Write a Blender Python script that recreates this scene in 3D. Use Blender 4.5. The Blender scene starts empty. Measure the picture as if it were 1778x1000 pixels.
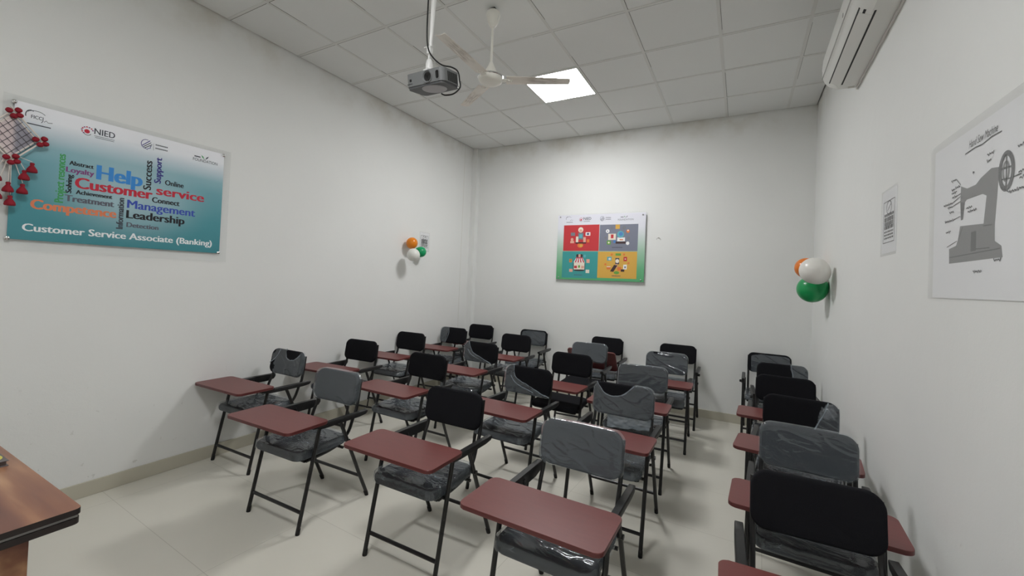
import bpy, bmesh, math, random
from mathutils import Vector, Matrix, noise
random.seed(7)
C = bpy.context.scene.collection
sc = bpy.context.scene

# ------------------------------------------------------------------ camera
XL, XR, YB, YF, ZC = -3.7155, 0.676, 5.353, -1.6, 3.519
CAMH = 1.512
yaw, pitch, roll = .4869, .0170, .0408
cy_, sy_, cp_, sp_ = math.cos(yaw), math.sin(yaw), math.cos(pitch), math.sin(pitch)
fwd = Vector((-sy_*cp_, cy_*cp_, sp_)); rgt = Vector((cy_, sy_, 0)); up = rgt.cross(fwd)
c_, s_ = math.cos(roll), math.sin(roll)
r2 = rgt*c_ + up*s_; u2 = up*c_ - rgt*s_
cam = bpy.data.cameras.new('camera'); cam.sensor_width = 36.0
cam.lens = 722.67/1778*36
cam.shift_x = -15/1778; cam.shift_y = -25/1778
cam.clip_start = .02
co = bpy.data.objects.new('camera', cam); C.objects.link(co)
m = Matrix.Identity(4)
for i in range(3):
    m[i][0] = r2[i]; m[i][1] = u2[i]; m[i][2] = -fwd[i]
m[0][3], m[1][3], m[2][3] = 0, 0, CAMH
co.matrix_world = m
sc.camera = co

# ------------------------------------------------------------------ world, view, lights
w = bpy.data.worlds.new('world'); sc.world = w; w.use_nodes = True
w.node_tree.nodes['Background'].inputs[0].default_value = (.6, .65, .7, 1)
w.node_tree.nodes['Background'].inputs[1].default_value = .05
sc.view_settings.view_transform = 'Standard'; sc.view_settings.look = 'None'
sc.view_settings.gamma = 1.0; sc.view_settings.use_curve_mapping = False
sc.view_settings.exposure = 0.3
LIGHT_FAR = 38.0      # emission of the panel in view
LIGHT_NEAR = 35.0     # emission of the panel over the teacher's end
sc.cycles.max_bounces = 10; sc.cycles.diffuse_bounces = 6
sc.cycles.transparent_max_bounces = 24

# ------------------------------------------------------------------ materials
def new_mat(name):
    M = bpy.data.materials.new(name); M.use_nodes = True
    return M, M.node_tree, M.node_tree.nodes['Principled BSDF']
def srgb(r, g, b):
    f = lambda c: (c/255/12.92) if c/255 <= .04045 else ((c/255+.055)/1.055)**2.4
    return (f(r), f(g), f(b), 1)
def simple(name, col, rough=.5, metal=0, spec=.5, bump=0, bscale=200):
    M, t, p = new_mat(name)
    p.inputs['Base Color'].default_value = col
    p.inputs['Roughness'].default_value = rough; p.inputs['Metallic'].default_value = metal
    p.inputs['Specular IOR Level'].default_value = spec
    if bump:
        n = t.nodes.new('ShaderNodeTexNoise'); n.inputs['Scale'].default_value = bscale; n.inputs['Detail'].default_value = 4
        tc = t.nodes.new('ShaderNodeTexCoord'); t.links.new(tc.outputs['Object'], n.inputs['Vector'])
        b = t.nodes.new('ShaderNodeBump'); b.inputs['Strength'].default_value = bump; b.inputs['Distance'].default_value = .002
        t.links.new(n.outputs['Fac'], b.inputs['Height']); t.links.new(b.outputs['Normal'], p.inputs['Normal'])
    return M
class NT:
    """small node-building helper"""
    def __init__(s, t): s.t = t
    def n(s, typ, **kw):
        o = s.t.nodes.new(typ)
        for k, v in kw.items(): setattr(o, k, v)
        return o
    def link(s, a, b): s.t.links.new(a, b)
    def math(s, op, a, b=None, c=None):
        o = s.n('ShaderNodeMath', operation=op)
        for i, v in enumerate((a, b, c)):
            if v is None: continue
            if isinstance(v, (int, float)): o.inputs[i].default_value = v
            else: s.link(v, o.inputs[i])
        return o.outputs[0]
    def mix(s, fac, a, b, blend='MIX'):
        o = s.n('ShaderNodeMix', data_type='RGBA', blend_type=blend)
        for i, v in ((0, fac), (6, a), (7, b)):
            if isinstance(v, (int, float)): o.inputs[i].default_value = v
            elif isinstance(v, (tuple, list)): o.inputs[i].default_value = v
            else: s.link(v, o.inputs[i])
        return o.outputs[2]
    def noise(s, vec, scale, detail=4, rough=.5):
        o = s.n('ShaderNodeTexNoise'); o.inputs['Scale'].default_value = scale
        o.inputs['Detail'].default_value = detail; o.inputs['Roughness'].default_value = rough
        s.link(vec, o.inputs['Vector']); return o.outputs['Fac']
    def smooth(s, v, a, b, lo=0., hi=1.):
        o = s.n('ShaderNodeMapRange', interpolation_type='SMOOTHSTEP')
        s.link(v, o.inputs[0]); o.inputs[1].default_value = a; o.inputs[2].default_value = b
        o.inputs[3].default_value = lo; o.inputs[4].default_value = hi
        return o.outputs[0]
    def bump(s, h, strength, dist):
        o = s.n('ShaderNodeBump'); o.inputs['Strength'].default_value = strength; o.inputs['Distance'].default_value = dist
        s.link(h, o.inputs['Height']); return o.outputs['Normal']

def wall_mat():
    M, t, p = new_mat('white_wall_paint'); k = NT(t)
    pos = k.n('ShaderNodeTexCoord').outputs['Object']
    sep = k.n('ShaderNodeSeparateXYZ'); k.link(pos, sep.inputs[0])
    z = sep.outputs[2]
    big = k.noise(pos, 1.3, 5)
    base = k.mix(big, srgb(226, 227, 225), srgb(234, 235, 233))
    # damp brown staining just under the ceiling, blotchy
    st = k.math('MULTIPLY', k.smooth(z, 3.15, 3.5), k.smooth(k.noise(pos, 3.0, 4, .55), .36, .8))
    base = k.mix(k.math('MULTIPLY', st, .40), base, srgb(168, 155, 125))
    # scuffs and flaking low on the walls
    low = k.smooth(z, .95, .3)
    sc_ = k.smooth(k.noise(pos, 17, 5, .65), .66, .72)
    base = k.mix(k.math('MULTIPLY', k.math('MULTIPLY', low, sc_), .35), base, srgb(165, 162, 152))
    k.link(base, p.inputs['Base Color'])
    p.inputs['Roughness'].default_value = .75; p.inputs['Specular IOR Level'].default_value = .3
    h = k.math('ADD', k.math('MULTIPLY', k.noise(pos, 9, 5), .8), k.math('MULTIPLY', k.noise(pos, 120, 3), .12))
    h = k.math('ADD', h, k.math('MULTIPLY', k.math('MULTIPLY', low, sc_), -.4))
    k.link(k.bump(h, .22, .01), p.inputs['Normal'])
    return M
def grid_fac(k, x, off, pitch, half):
    a = k.math('SUBTRACT', x, off); a = k.math('DIVIDE', a, pitch)
    a = k.math('ABSOLUTE', k.math('SUBTRACT', k.math('FRACT', k.math('ADD', a, 100.5)), .5))
    return k.math('MULTIPLY', a, pitch)      # distance to the nearest line
def floor_mat():
    M, t, p = new_mat('cream_floor_tile'); k = NT(t)
    pos = k.n('ShaderNodeTexCoord').outputs['Object']
    vr = k.n('ShaderNodeVectorRotate', rotation_type='Z_AXIS'); k.link(pos, vr.inputs['Vector'])
    vr.inputs['Center'].default_value = (-2.316, 1.142, 0); vr.inputs['Angle'].default_value = math.radians(2.2)
    sep = k.n('ShaderNodeSeparateXYZ'); k.link(vr.outputs[0], sep.inputs[0])
    dx = grid_fac(k, sep.outputs[0], -2.316, 1.2, 0); dy = grid_fac(k, sep.outputs[1], 1.142, .6, 0)
    d = k.math('MINIMUM', dx, dy)
    line = k.smooth(d, .0018, .0008)
    cell = k.n('ShaderNodeTexWhiteNoise', noise_dimensions='2D')
    comb = k.n('ShaderNodeCombineXYZ')
    k.link(k.math('FLOOR', k.math('DIVIDE', k.math('ADD', sep.outputs[0], 2.316), 1.2)), comb.inputs[0])
    k.link(k.math('FLOOR', k.math('DIVIDE', k.math('SUBTRACT', sep.outputs[1], 1.142), .6)), comb.inputs[1])
    k.link(comb.outputs[0], cell.inputs['Vector'])
    n1 = k.noise(pos, 2.5, 6, .6)
    base = k.mix(n1, srgb(209, 206, 194), srgb(216, 213, 203))
    base = k.mix(k.math('MULTIPLY', cell.outputs['Value'], .10), base, srgb(190, 187, 175))
    base = k.mix(k.math('MULTIPLY', line, .5), base, srgb(150, 146, 132))
    k.link(base, p.inputs['Base Color'])
    p.inputs['Roughness'].default_value = .30
    p.inputs['Specular IOR Level'].default_value = .45
    k.link(k.bump(k.math('MULTIPLY', line, -1), .3, .001), p.inputs['Normal'])
    return M
def ceiling_mat():
    M, t, p = new_mat('ceiling_tile_grid'); k = NT(t)
    pos = k.n('ShaderNodeTexCoord').outputs['Object']
    n1 = k.noise(pos, 1.1, 4)
    base = k.mix(n1, srgb(222, 223, 222), srgb(229, 230, 228))
    k.link(base, p.inputs['Base Color']); p.inputs['Roughness'].default_value = .85
    p.inputs['Specular IOR Level'].default_value = .2
    k.link(k.bump(k.noise(pos, 160, 3), .12, .002), p.inputs['Normal'])
    return M
def wood_mat():
    M, t, p = new_mat('walnut_laminate'); k = NT(t)
    pos = k.n('ShaderNodeTexCoord').outputs['Object']
    mp = k.n('ShaderNodeMapping'); mp.inputs['Scale'].default_value = (.55, 4.6, 4.6); mp.inputs['Location'].default_value = (.35, .1, 0)
    k.link(pos, mp.inputs['Vector'])
    a = k.noise(mp.outputs[0], 2.2, 3, .45)
    mp2 = k.n('ShaderNodeMapping'); mp2.inputs['Scale'].default_value = (2, 70, 70)
    k.link(pos, mp2.inputs['Vector'])
    fine = k.noise(mp2.outputs[0], 2, 3)
    cr = k.n('ShaderNodeValToRGB'); k.link(a, cr.inputs[0])
    e = cr.color_ramp.elements
    e[0].position = .30; e[0].color = srgb(84, 52, 44)
    e[1].position = .70; e[1].color = srgb(196, 152, 114)
    x = cr.color_ramp.elements.new(.48); x.color = srgb(122, 80, 66)
    x = cr.color_ramp.elements.new(.58); x.color = srgb(146, 100, 76)
    k.link(k.mix(k.math('MULTIPLY', fine, .22), cr.outputs[0], srgb(84, 54, 44)), p.inputs['Base Color'])
    p.inputs['Roughness'].default_value = .32
    return M
def thin_fresnel(k, nrm=None, top=.9):
    # reflectance of a thin clear sheet, the same from either side
    lw = k.n('ShaderNodeLayerWeight'); lw.inputs['Blend'].default_value = .5
    if nrm is not None: k.link(nrm, lw.inputs['Normal'])
    return k.math('ADD', .045, k.math('MULTIPLY', top, k.math('POWER', lw.outputs['Facing'], 5)))
def film_mat(name='clear_plastic_film', base=.145, crease_glint=.42, freq=1.0, strength=.30):
    M, t, p = new_mat(name); k = NT(t)
    pos = k.n('ShaderNodeTexCoord').outputs['Object']
    t.nodes.remove(p)
    out = t.nodes['Material Output']
    def mapped(sc_, rot):
        mp = k.n('ShaderNodeMapping'); mp.inputs['Scale'].default_value = [v*freq for v in sc_]; mp.inputs['Rotation'].default_value = rot
        k.link(pos, mp.inputs['Vector']); return mp.outputs[0]
    w1 = k.noise(mapped((4, 9, 10), (.2, .6, .1)), 1.6, 3, .5)
    r1 = k.math('ABSOLUTE', k.math('SUBTRACT', w1, .5))
    w2 = k.noise(mapped((5, 26, 26), (.1, .75, .0)), 1.0, 2, .45)
    r2_ = k.math('ABSOLUTE', k.math('SUBTRACT', w2, .5))
    patch = k.smooth(k.noise(pos, 6*freq, 2), .46, .66)
    cr = k.math('MULTIPLY', k.smooth(r2_, .020, .0), patch)
    cr = k.math('MAXIMUM', cr, k.math('MULTIPLY', k.smooth(r1, .012, .0), k.math('MULTIPLY', patch, .7)))
    h = k.math('ADD', k.math('MULTIPLY', k.math('MINIMUM', r1, .05), -2.2), k.math('MULTIPLY', k.math('MULTIPLY', k.math('MINIMUM', r2_, .05), patch), -2.0))
    nrm = k.bump(h, strength, .012)
    tr = k.n('ShaderNodeBsdfTransparent')
    df = k.n('ShaderNodeBsdfDiffuse'); df.inputs['Color'].default_value = srgb(178, 190, 200)
    k.link(nrm, df.inputs['Normal'])
    gl = k.n('ShaderNodeBsdfGlossy'); gl.inputs['Roughness'].default_value = .11; gl.inputs['Color'].default_value = (1, 1, 1, 1)
    k.link(nrm, gl.inputs['Normal'])
    mx = k.n('ShaderNodeMixShader')
    k.link(k.math('ADD', base, k.math('MULTIPLY', cr, crease_glint)), mx.inputs[0])  # film creases whitened in the diffuse mix to paint in thin highlights
    k.link(tr.outputs[0], mx.inputs[1]); k.link(df.outputs[0], mx.inputs[2])
    m2 = k.n('ShaderNodeMixShader'); k.link(thin_fresnel(k, nrm), m2.inputs[0])
    k.link(mx.outputs[0], m2.inputs[1]); k.link(gl.outputs[0], m2.inputs[2])
    k.link(m2.outputs[0], out.inputs['Surface'])
    return M
def clear_mat(name, tint=(.995, .998, .998, 1), milk=.03):
    M, t, p = new_mat(name); k = NT(t); t.nodes.remove(p); out = t.nodes['Material Output']
    tr = k.n('ShaderNodeBsdfTransparent'); tr.inputs['Color'].default_value = tint
    df = k.n('ShaderNodeBsdfDiffuse'); df.inputs['Color'].default_value = (.8, .8, .8, 1)
    gl = k.n('ShaderNodeBsdfGlossy'); gl.inputs['Roughness'].default_value = .06
    mx = k.n('ShaderNodeMixShader'); mx.inputs[0].default_value = milk
    k.link(tr.outputs[0], mx.inputs[1]); k.link(df.outputs[0], mx.inputs[2])
    m2 = k.n('ShaderNodeMixShader'); k.link(thin_fresnel(k, None, .3), m2.inputs[0])
    k.link(mx.outputs[0], m2.inputs[1]); k.link(gl.outputs[0], m2.inputs[2]); k.link(m2.outputs[0], out.inputs['Surface'])
    return M
def emit_mat(name, col, st):
    M, t, p = new_mat(name)
    p.inputs['Base Color'].default_value = (.8, .8, .8, 1)
    p.inputs['Emission Color'].default_value = col; p.inputs['Emission Strength'].default_value = st
    return M
def banner_mat():
    """printed artwork: white head fading to teal, paler in the middle (object space: x along the print, z up)"""
    M, t, p = new_mat('teal_banner_print'); k = NT(t)
    pos = k.n('ShaderNodeTexCoord').outputs['Object']
    sep = k.n('ShaderNodeSeparateXYZ'); k.link(pos, sep.inputs[0])
    x, z = sep.outputs[0], sep.outputs[2]
    cr = k.n('ShaderNodeValToRGB'); k.link(k.smooth(z, -.40, .40), cr.inputs[0])
    cr.inputs[0].default_value = 0
    mr = k.n('ShaderNodeMapRange'); k.link(z, mr.inputs[0]); mr.inputs[1].default_value = -.4; mr.inputs[2].default_value = .4
    k.link(mr.outputs[0], cr.inputs[0])
    e = cr.color_ramp.elements
    e[0].position = 0; e[0].color = srgb(64, 138, 148)
    e[1].position = 1; e[1].color = srgb(244, 245, 250)
    for q, c in ((.3, (78, 150, 160)), (.58, (112, 168, 179)), (.70, (142, 184, 194)), (.82, (208, 220, 228)), (.9, (240, 243, 248))):
        a = cr.color_ramp.elements.new(q); a.color = srgb(*c)
    dx = k.math('MULTIPLY', x, 1.0); dz = k.math('MULTIPLY', k.math('ADD', z, .06), 1.5)
    r = k.math('SQRT', k.math('ADD', k.math('MULTIPLY', dx, dx), k.math('MULTIPLY', dz, dz)))
    glow = k.smooth(r, .52, .05, 0, .55)
    k.link(k.mix(glow, cr.outputs[0], srgb(200, 216, 224)), p.inputs['Base Color'])
    p.inputs['Roughness'].default_value = .35
    return M
def poster_mat():
    M, t, p = new_mat('green_fade_print'); k = NT(t)
    pos = k.n('ShaderNodeTexCoord').outputs['Object']
    sep = k.n('ShaderNodeSeparateXYZ'); k.link(pos, sep.inputs[0])
    mr = k.n('ShaderNodeMapRange'); k.link(sep.outputs[2], mr.inputs[0]); mr.inputs[1].default_value = -.45; mr.inputs[2].default_value = .45
    cr = k.n('ShaderNodeValToRGB'); k.link(mr.outputs[0], cr.inputs[0]); e = cr.color_ramp.elements
    e[0].position = 0; e[0].color = srgb(84, 168, 112); e[1].position = 1; e[1].color = srgb(226, 226, 236)
    for q, c in ((.2, (104, 176, 128)), (.45, (160, 196, 172)), (.7, (212, 220, 220)), (.8, (224, 226, 234))):
        a = cr.color_ramp.elements.new(q); a.color = srgb(*c)
    k.link(cr.outputs[0], p.inputs['Base Color']); p.inputs['Roughness'].default_value = .3
    return M
def blade_mat():
    M, t, p = new_mat('dusty_fan_blade'); k = NT(t)
    pos = k.n('ShaderNodeTexCoord').outputs['Object']
    sep = k.n('ShaderNodeSeparateXYZ'); k.link(pos, sep.inputs[0])
    mp = k.n('ShaderNodeMapping'); mp.inputs['Scale'].default_value = (6, 40, 1); k.link(pos, mp.inputs['Vector'])
    n1 = k.smooth(k.noise(mp.outputs[0], 1.5, 5, .65), .40, .62)
    ends = k.math('MULTIPLY', k.smooth(sep.outputs[0], .22, .34), k.smooth(sep.outputs[0], .56, .46))
    k.link(k.mix(k.math('MULTIPLY', k.math('MULTIPLY', n1, ends), .45), srgb(232, 226, 218), srgb(128, 106, 88)), p.inputs['Base Color'])
    p.inputs['Roughness'].default_value = .4
    return M
def fabric_mat():
    M, t, p = new_mat('black_mesh_fabric'); k = NT(t)
    pos = k.n('ShaderNodeTexCoord').outputs['Object']
    n1 = k.noise(pos, 420, 2)
    k.link(k.mix(n1, srgb(14, 14, 17), srgb(30, 30, 34)), p.inputs['Base Color'])
    p.inputs['Roughness'].default_value = .9; p.inputs['Specular IOR Level'].default_value = .15
    k.link(k.bump(n1, .3, .001), p.inputs['Normal'])
    return M
def tablet_mat():
    M, t, p = new_mat('maroon_laminate'); k = NT(t)
    pos = k.n('ShaderNodeTexCoord').outputs['Object']
    mp = k.n('ShaderNodeMapping'); mp.inputs['Scale'].default_value = (3, 30, 30); k.link(pos, mp.inputs['Vector'])
    n1 = k.noise(mp.outputs[0], 3, 4)
    k.link(k.mix(n1, srgb(102, 51, 49), srgb(114, 58, 55)), p.inputs['Base Color'])
    p.inputs['Roughness'].default_value = .38
    return M

M_wall = wall_mat(); M_floor = floor_mat(); M_ceil = ceiling_mat(); M_wood = wood_mat(); M_film = film_mat(); M_film2 = film_mat('gathered_plastic_film', .42, .3); M_film3 = film_mat('crumpled_seat_film', .15, .36, 1.15, .42)
M_base = simple('skirting_tile', srgb(188, 184, 168), .35, bump=.1, bscale=30)
M_grid = simple('ceiling_grid_bar', srgb(214, 214, 211), .5)
M_gap = simple('dark_gap', srgb(60, 56, 50), .9)
M_fabric = fabric_mat(); M_tablet = tablet_mat()
M_edge_shade = simple('maroon_edge_and_shade', srgb(88, 34, 34), .4)
M_metal = simple('black_painted_steel', srgb(20, 19, 20), .38, spec=.5)
M_arm = simple('black_plastic_armrest', srgb(22, 22, 23), .36, bump=.08, bscale=300)
M_rubber = simple('black_rubber', srgb(14, 14, 14), .7)
M_chrome = simple('chrome', (.75, .75, .75, 1), .12, metal=1)
M_cream = simple('cream_enamel', srgb(240, 238, 230), .3)
M_blade = blade_mat()
M_ac = simple('white_appliance_plastic', srgb(222, 222, 218), .4)
M_dark = simple('dark_slot', srgb(16, 15, 15), .6)
M_grey = simple('grey_projector_plastic', srgb(118, 120, 121), .45, bump=.05, bscale=400)
M_greyd = simple('dark_grey_projector_plastic', srgb(84, 85, 87), .5)
M_lens = simple('lens_glass', srgb(8, 9, 12), .08, spec=.8)
M_disc = simple('pale_grey_disc', srgb(176, 174, 178), .5)
M_white = simple('white_plastic', srgb(232, 232, 230), .35)
M_acrylic = clear_mat('clear_acrylic_sheet')
M_sleeve = clear_mat('clear_poly_sleeve', (.99, .99, .99, 1), .05)
M_banner = banner_mat(); M_poster = poster_mat()
M_paper = simple('white_paper', srgb(243, 244, 246), .7)
M_pencil = simple('pencil_shading', srgb(128, 128, 128), .8, bump=.2, bscale=90)
M_pencil2 = simple('pencil_dark', srgb(84, 84, 86), .8)
M_ink = simple('black_ink', srgb(30, 30, 34), .6)
M_tblack = simple('table_edge_band', srgb(30, 20, 20), .4)
M_groove = simple('grey_groove_strip', srgb(150, 148, 144), .5)
M_book = simple('grey_book_cover', srgb(92, 84, 84), .4)
M_yellow = simple('yellow_print', srgb(214, 204, 96), .5)
M_red = simple('red_yarn', srgb(142, 10, 34), .75, bump=.6, bscale=250)
M_stick = simple('white_stick', srgb(224, 216, 208), .5)
M_net = simple('grey_net_cord', srgb(96, 92, 98), .8)

# ------------------------------------------------------------------ mesh helpers
def obj(name, bm, mats, parent=None, smooth=35, loc=None, rot=None):
    me = bpy.data.meshes.new(name)
    bmesh.ops.recalc_face_normals(bm, faces=bm.faces[:]) if smooth != 'keep' else None
    bm.to_mesh(me); bm.free()
    for mm in (mats if isinstance(mats, (list, tuple)) else [mats]): me.materials.append(mm)
    if smooth:
        for p in me.polygons: p.use_smooth = True
        if smooth != 'keep': me.set_sharp_from_angle(angle=math.radians(smooth))
    return link(name, me, parent, loc, rot)
def link(name, me, parent=None, loc=None, rot=None):
    o = bpy.data.objects.new(name, me); C.objects.link(o)
    if parent is not None: o.parent = parent
    if loc is not None: o.location = loc
    if rot is not None: o.rotation_euler = rot
    return o
def tag(o, label, cat, group=None):
    o['label'] = label; o['category'] = cat
    if group: o['group'] = group
    return o
def thing(name, label, cat, loc=(0, 0, 0), rot=(0, 0, 0), group=None):
    o = bpy.data.objects.new(name, None); C.objects.link(o)
    o.location = loc; o.rotation_euler = rot; o.empty_display_size = .1
    return tag(o, label, cat, group)
def struct(name, bm, mats, **kw):
    o = obj(name, bm, mats, **kw); o['kind'] = 'structure'; return o
def BM(): return bmesh.new()
def box(bm, lo, hi, bevel=0, seg=2, mi=0, mat=None):
    mtx = Matrix.Translation([(a+b)/2 for a, b in zip(lo, hi)]) @ Matrix.Diagonal([abs(b-a) for a, b in zip(lo, hi)] + [1])
    if mat is not None: mtx = mat @ mtx
    r = bmesh.ops.create_cube(bm, size=1, matrix=mtx)
    vs = r['verts']; fs = {f for v in vs for f in v.link_faces}
    for f in fs: f.material_index = mi
    if bevel:
        es = list({e for v in vs for e in v.link_edges})
        res = bmesh.ops.bevel(bm, geom=es, offset=bevel, segments=seg, affect='EDGES', profile=.5)
        for f in res['faces']: f.material_index = mi
def frames(pts):
    pts = [Vector(p) for p in pts]; n = len(pts); T = []
    for i in range(n):
        a = pts[max(i-1, 0)]; b = pts[min(i+1, n-1)]; T.append((b-a).normalized())
    ref = Vector((0, 0, 1)) if abs(T[0].z) < .9 else Vector((1, 0, 0))
    N = (ref - T[0]*ref.dot(T[0])).normalized(); out = []
    for i in range(n):
        N = (N - T[i]*N.dot(T[i])).normalized(); out.append((pts[i], N, T[i].cross(N)))
    return out
def tube(bm, pts, r, n=10, mi=0, cap=True, flat=1.0):
    rings = []; fr = frames(pts)
    for i, (p, N, B) in enumerate(fr):
        rr = r[i] if isinstance(r, (list, tuple)) else r
        rings.append([bm.verts.new(p + N*math.cos(a)*rr + B*math.sin(a)*rr*flat) for a in [2*math.pi*j/n for j in range(n)]])
    for A, Bv in zip(rings, rings[1:]):
        for j in range(n):
            f = bm.faces.new((A[j], A[(j+1) % n], Bv[(j+1) % n], Bv[j])); f.material_index = mi
    if cap:
        for ring in (rings[0], rings[-1]):
            f = bm.faces.new(ring); f.material_index = mi
def smooth_path(pts, k=6):
    P = [Vector(p) for p in pts]; out = []
    for i in range(len(P)-1):
        a, b = P[max(i-1, 0)], P[i]; c, d = P[i+1], P[min(i+2, len(P)-1)]
        for j in range(k):
            t = j/k
            out.append(.5*((2*b) + (c-a)*t + (2*a-5*b+4*c-d)*t*t + (3*b-a-3*c+d)*t**3))
    out.append(P[-1]); return out
def lathe(bm, prof, n=32, mi=0, mat=None):
    rings = []
    for r, z in prof:
        if r < 1e-6: rings.append([bm.verts.new((0, 0, z))])
        else: rings.append([bm.verts.new((r*math.cos(2*math.pi*j/n), r*math.sin(2*math.pi*j/n), z)) for j in range(n)])
    for A, B in zip(rings, rings[1:]):
        for j in range(n):
            a = (A[j % len(A)], A[(j+1) % len(A)], B[(j+1) % len(B)], B[j % len(B)])
            a = list(dict.fromkeys(a))
            if len(a) >= 3:
                f = bm.faces.new(a); f.material_index = mi
    if mat is not None:
        vs = [v for R in rings for v in R]; bmesh.ops.transform(bm, matrix=mat, verts=vs)
def prism(bm, poly, d0, d1, axes, mi=0):
    """poly of 2D points, extruded from d0 to d1; axes maps (a, b, d) to xyz"""
    A = [bm.verts.new(axes(a, b, d0)) for a, b in poly]; B = [bm.verts.new(axes(a, b, d1)) for a, b in poly]
    n = len(poly)
    fs = [bm.faces.new(A), bm.faces.new(B)] + [bm.faces.new((A[i], A[(i+1) % n], B[(i+1) % n], B[i])) for i in range(n)]
    for f in fs: f.material_index = mi
    return fs
def rrect(hw, hh, r, k=7):
    out = []
    for cx, cz, a0 in ((hw-r, hh-r, 0), (-hw+r, hh-r, 90), (-hw+r, -hh+r, 180), (hw-r, -hh+r, 270)):
        for i in range(k+1):
            a = math.radians(a0 + 90*i/k); out.append((cx+r*math.cos(a), cz+r*math.sin(a)))
    return out
def slab(bm, hw, hh, r, t, e, to3, k=7, mi=0, crown=0):
    """rounded-rect cushion: outline in (a, b), thickness along n from -t/2 to t/2 with rounded edge e"""
    levels = []
    for i in range(6):
        a = math.radians(90*i/5); levels.append((e*(1-math.sin(a)), -t/2 + e*(1-math.cos(a)) if False else -t/2+e-e*math.cos(a)))
    prof = [(e*(1-math.sin(math.radians(90*i/5))), -t/2+e*(1-math.cos(math.radians(90*i/5)))) for i in range(6)]
    prof = [(e*(1-math.sin(math.radians(90*i/5))), -t/2+e-e*math.cos(math.radians(90*i/5))) for i in range(6)]
    full = prof + [(d, -n) for d, n in reversed(prof)]
    rings = []
    for d, n in full:
        rings.append([bm.verts.new(to3(a, b, n)) for a, b in rrect(hw-d, hh-d, max(r-d, .002), k)])
    m_ = len(rings[0])
    for A, B in zip(rings, rings[1:]):
        for j in range(m_):
            f = bm.faces.new((A[j], A[(j+1) % m_], B[(j+1) % m_], B[j])); f.material_index = mi
    for ring, sgn in ((rings[0], -1), (rings[-1], 1)):
        prev = ring; base = rrect(hw-e, hh-e, max(r-e, .002), k)
        for s in (.75, .5, .25):
            cur = [bm.verts.new(to3(a*s, b*s, sgn*(t/2 + crown*(1-s*s)*(1 if sgn > 0 else 0)))) for a, b in base]
            for j in range(m_):
                bm.faces.new((prev[j], prev[(j+1) % m_], cur[(j+1) % m_], cur[j])).material_index = mi
            prev = cur
        bm.faces.new(prev).material_index = mi

# ------------------------------------------------------------------ lettering
def text_into(bm, s, a0, a1, b0, hgt, to3, mi, vertical=False, bold=.02, n=0.0008, shear=0, heavy=0):
    """print the string so it fills a0..a1 wide from baseline b0; cap height hgt"""
    cu = bpy.data.curves.new('lettering_source', 'FONT'); cu.body = s; cu.size = 1; cu.offset = bold; cu.resolution_u = 3; cu.shear = shear
    o = bpy.data.objects.new('lettering_source', cu); C.objects.link(o)
    dg = bpy.context.evaluated_depsgraph_get(); ev = o.evaluated_get(dg); me = ev.to_mesh()
    vs = [(v.co.x, v.co.y) for v in me.vertices]; fs = [tuple(p.vertices) for p in me.polygons]
    ev.to_mesh_clear(); bpy.data.objects.remove(o); bpy.data.curves.remove(cu)
    if not vs: return
    x0 = min(v[0] for v in vs); x1 = max(v[0] for v in vs); cap = .70
    sx = (a1-a0)/(x1-x0) if not vertical else None
    for dxb in ((0,) if not heavy else (-heavy, -heavy/2, 0, heavy/2, heavy)):
        out = []
        for x, y in vs:
            if vertical:      # a0..a1 = length along b (upwards), b0 = right-hand baseline in a, hgt = cap height
                L = (x-x0)/(x1-x0)*(a1-a0)+a0+dxb
                out.append(bm.verts.new(to3(b0 - y/cap*hgt, L, n)))
            else:
                out.append(bm.verts.new(to3((x-x0)*sx+a0+dxb, y/cap*hgt+b0, n)))
        for f in fs:
            try: bm.faces.new([out[i] for i in f]).material_index = mi
            except ValueError: pass
        n += .00004
def flat_poly(bm, pts, to3, mi, n=.0008):
    f = bm.faces.new([bm.verts.new(to3(a, b, n)) for a, b in pts]); f.material_index = mi
def flat_disc(bm, a, b, ra, rb, to3, mi, n=.0008, k=20):
    flat_poly(bm, [(a+ra*math.cos(2*math.pi*i/k), b+rb*math.sin(2*math.pi*i/k)) for i in range(k)], to3, mi, n)
def flat_rect(bm, a0, b0, a1, b1, to3, mi, n=.0008):
    flat_poly(bm, [(a0, b0), (a1, b0), (a1, b1), (a0, b1)], to3, mi, n)
def stroke(bm, pts, wd, to3, mi, n=.0008):
    """flat ribbon along a polyline"""
    P = [Vector((p[0], p[1])) for p in pts]; L, R = [], []
    for i, p in enumerate(P):
        t = (P[min(i+1, len(P)-1)] - P[max(i-1, 0)])
        if t.length < 1e-9: t = Vector((1, 0))
        t.normalize(); q = Vector((-t.y, t.x))*wd/2
        L.append(bm.verts.new(to3(*(p+q), n))); R.append(bm.verts.new(to3(*(p-q), n)))
    for i in range(len(P)-1):
        bm.faces.new((L[i], L[i+1], R[i+1], R[i])).material_index = mi
def arc(a, b, ra, rb, d0, d1, k=16):
    return [(a+ra*math.cos(math.radians(d0+(d1-d0)*i/k)), b+rb*math.sin(math.radians(d0+(d1-d0)*i/k))) for i in range(k+1)]

# ------------------------------------------------------------------ room shell
T = .15; TOP = 3.75
bm = BM(); box(bm, (XL-T, YF-T, -.15), (XR+T, YB+T, 0)); struct('floor', bm, M_floor, smooth=0)
bm = BM(); box(bm, (XL-T, YF-T, 0), (XL, YB+T, TOP)); struct('wall_left', bm, M_wall, smooth=0)
bm = BM(); box(bm, (XR, YF-T, 0), (XR+T, YB+T, TOP)); struct('wall_right', bm, M_wall, smooth=0)
bm = BM(); box(bm, (XL, YB, 0), (XR, YB+T, TOP)); struct('wall_back', bm, M_wall, smooth=0)
bm = BM(); box(bm, (XL, YF-T, 0), (XR, YF, TOP)); struct('wall_front', bm, M_wall, smooth=0)
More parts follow.
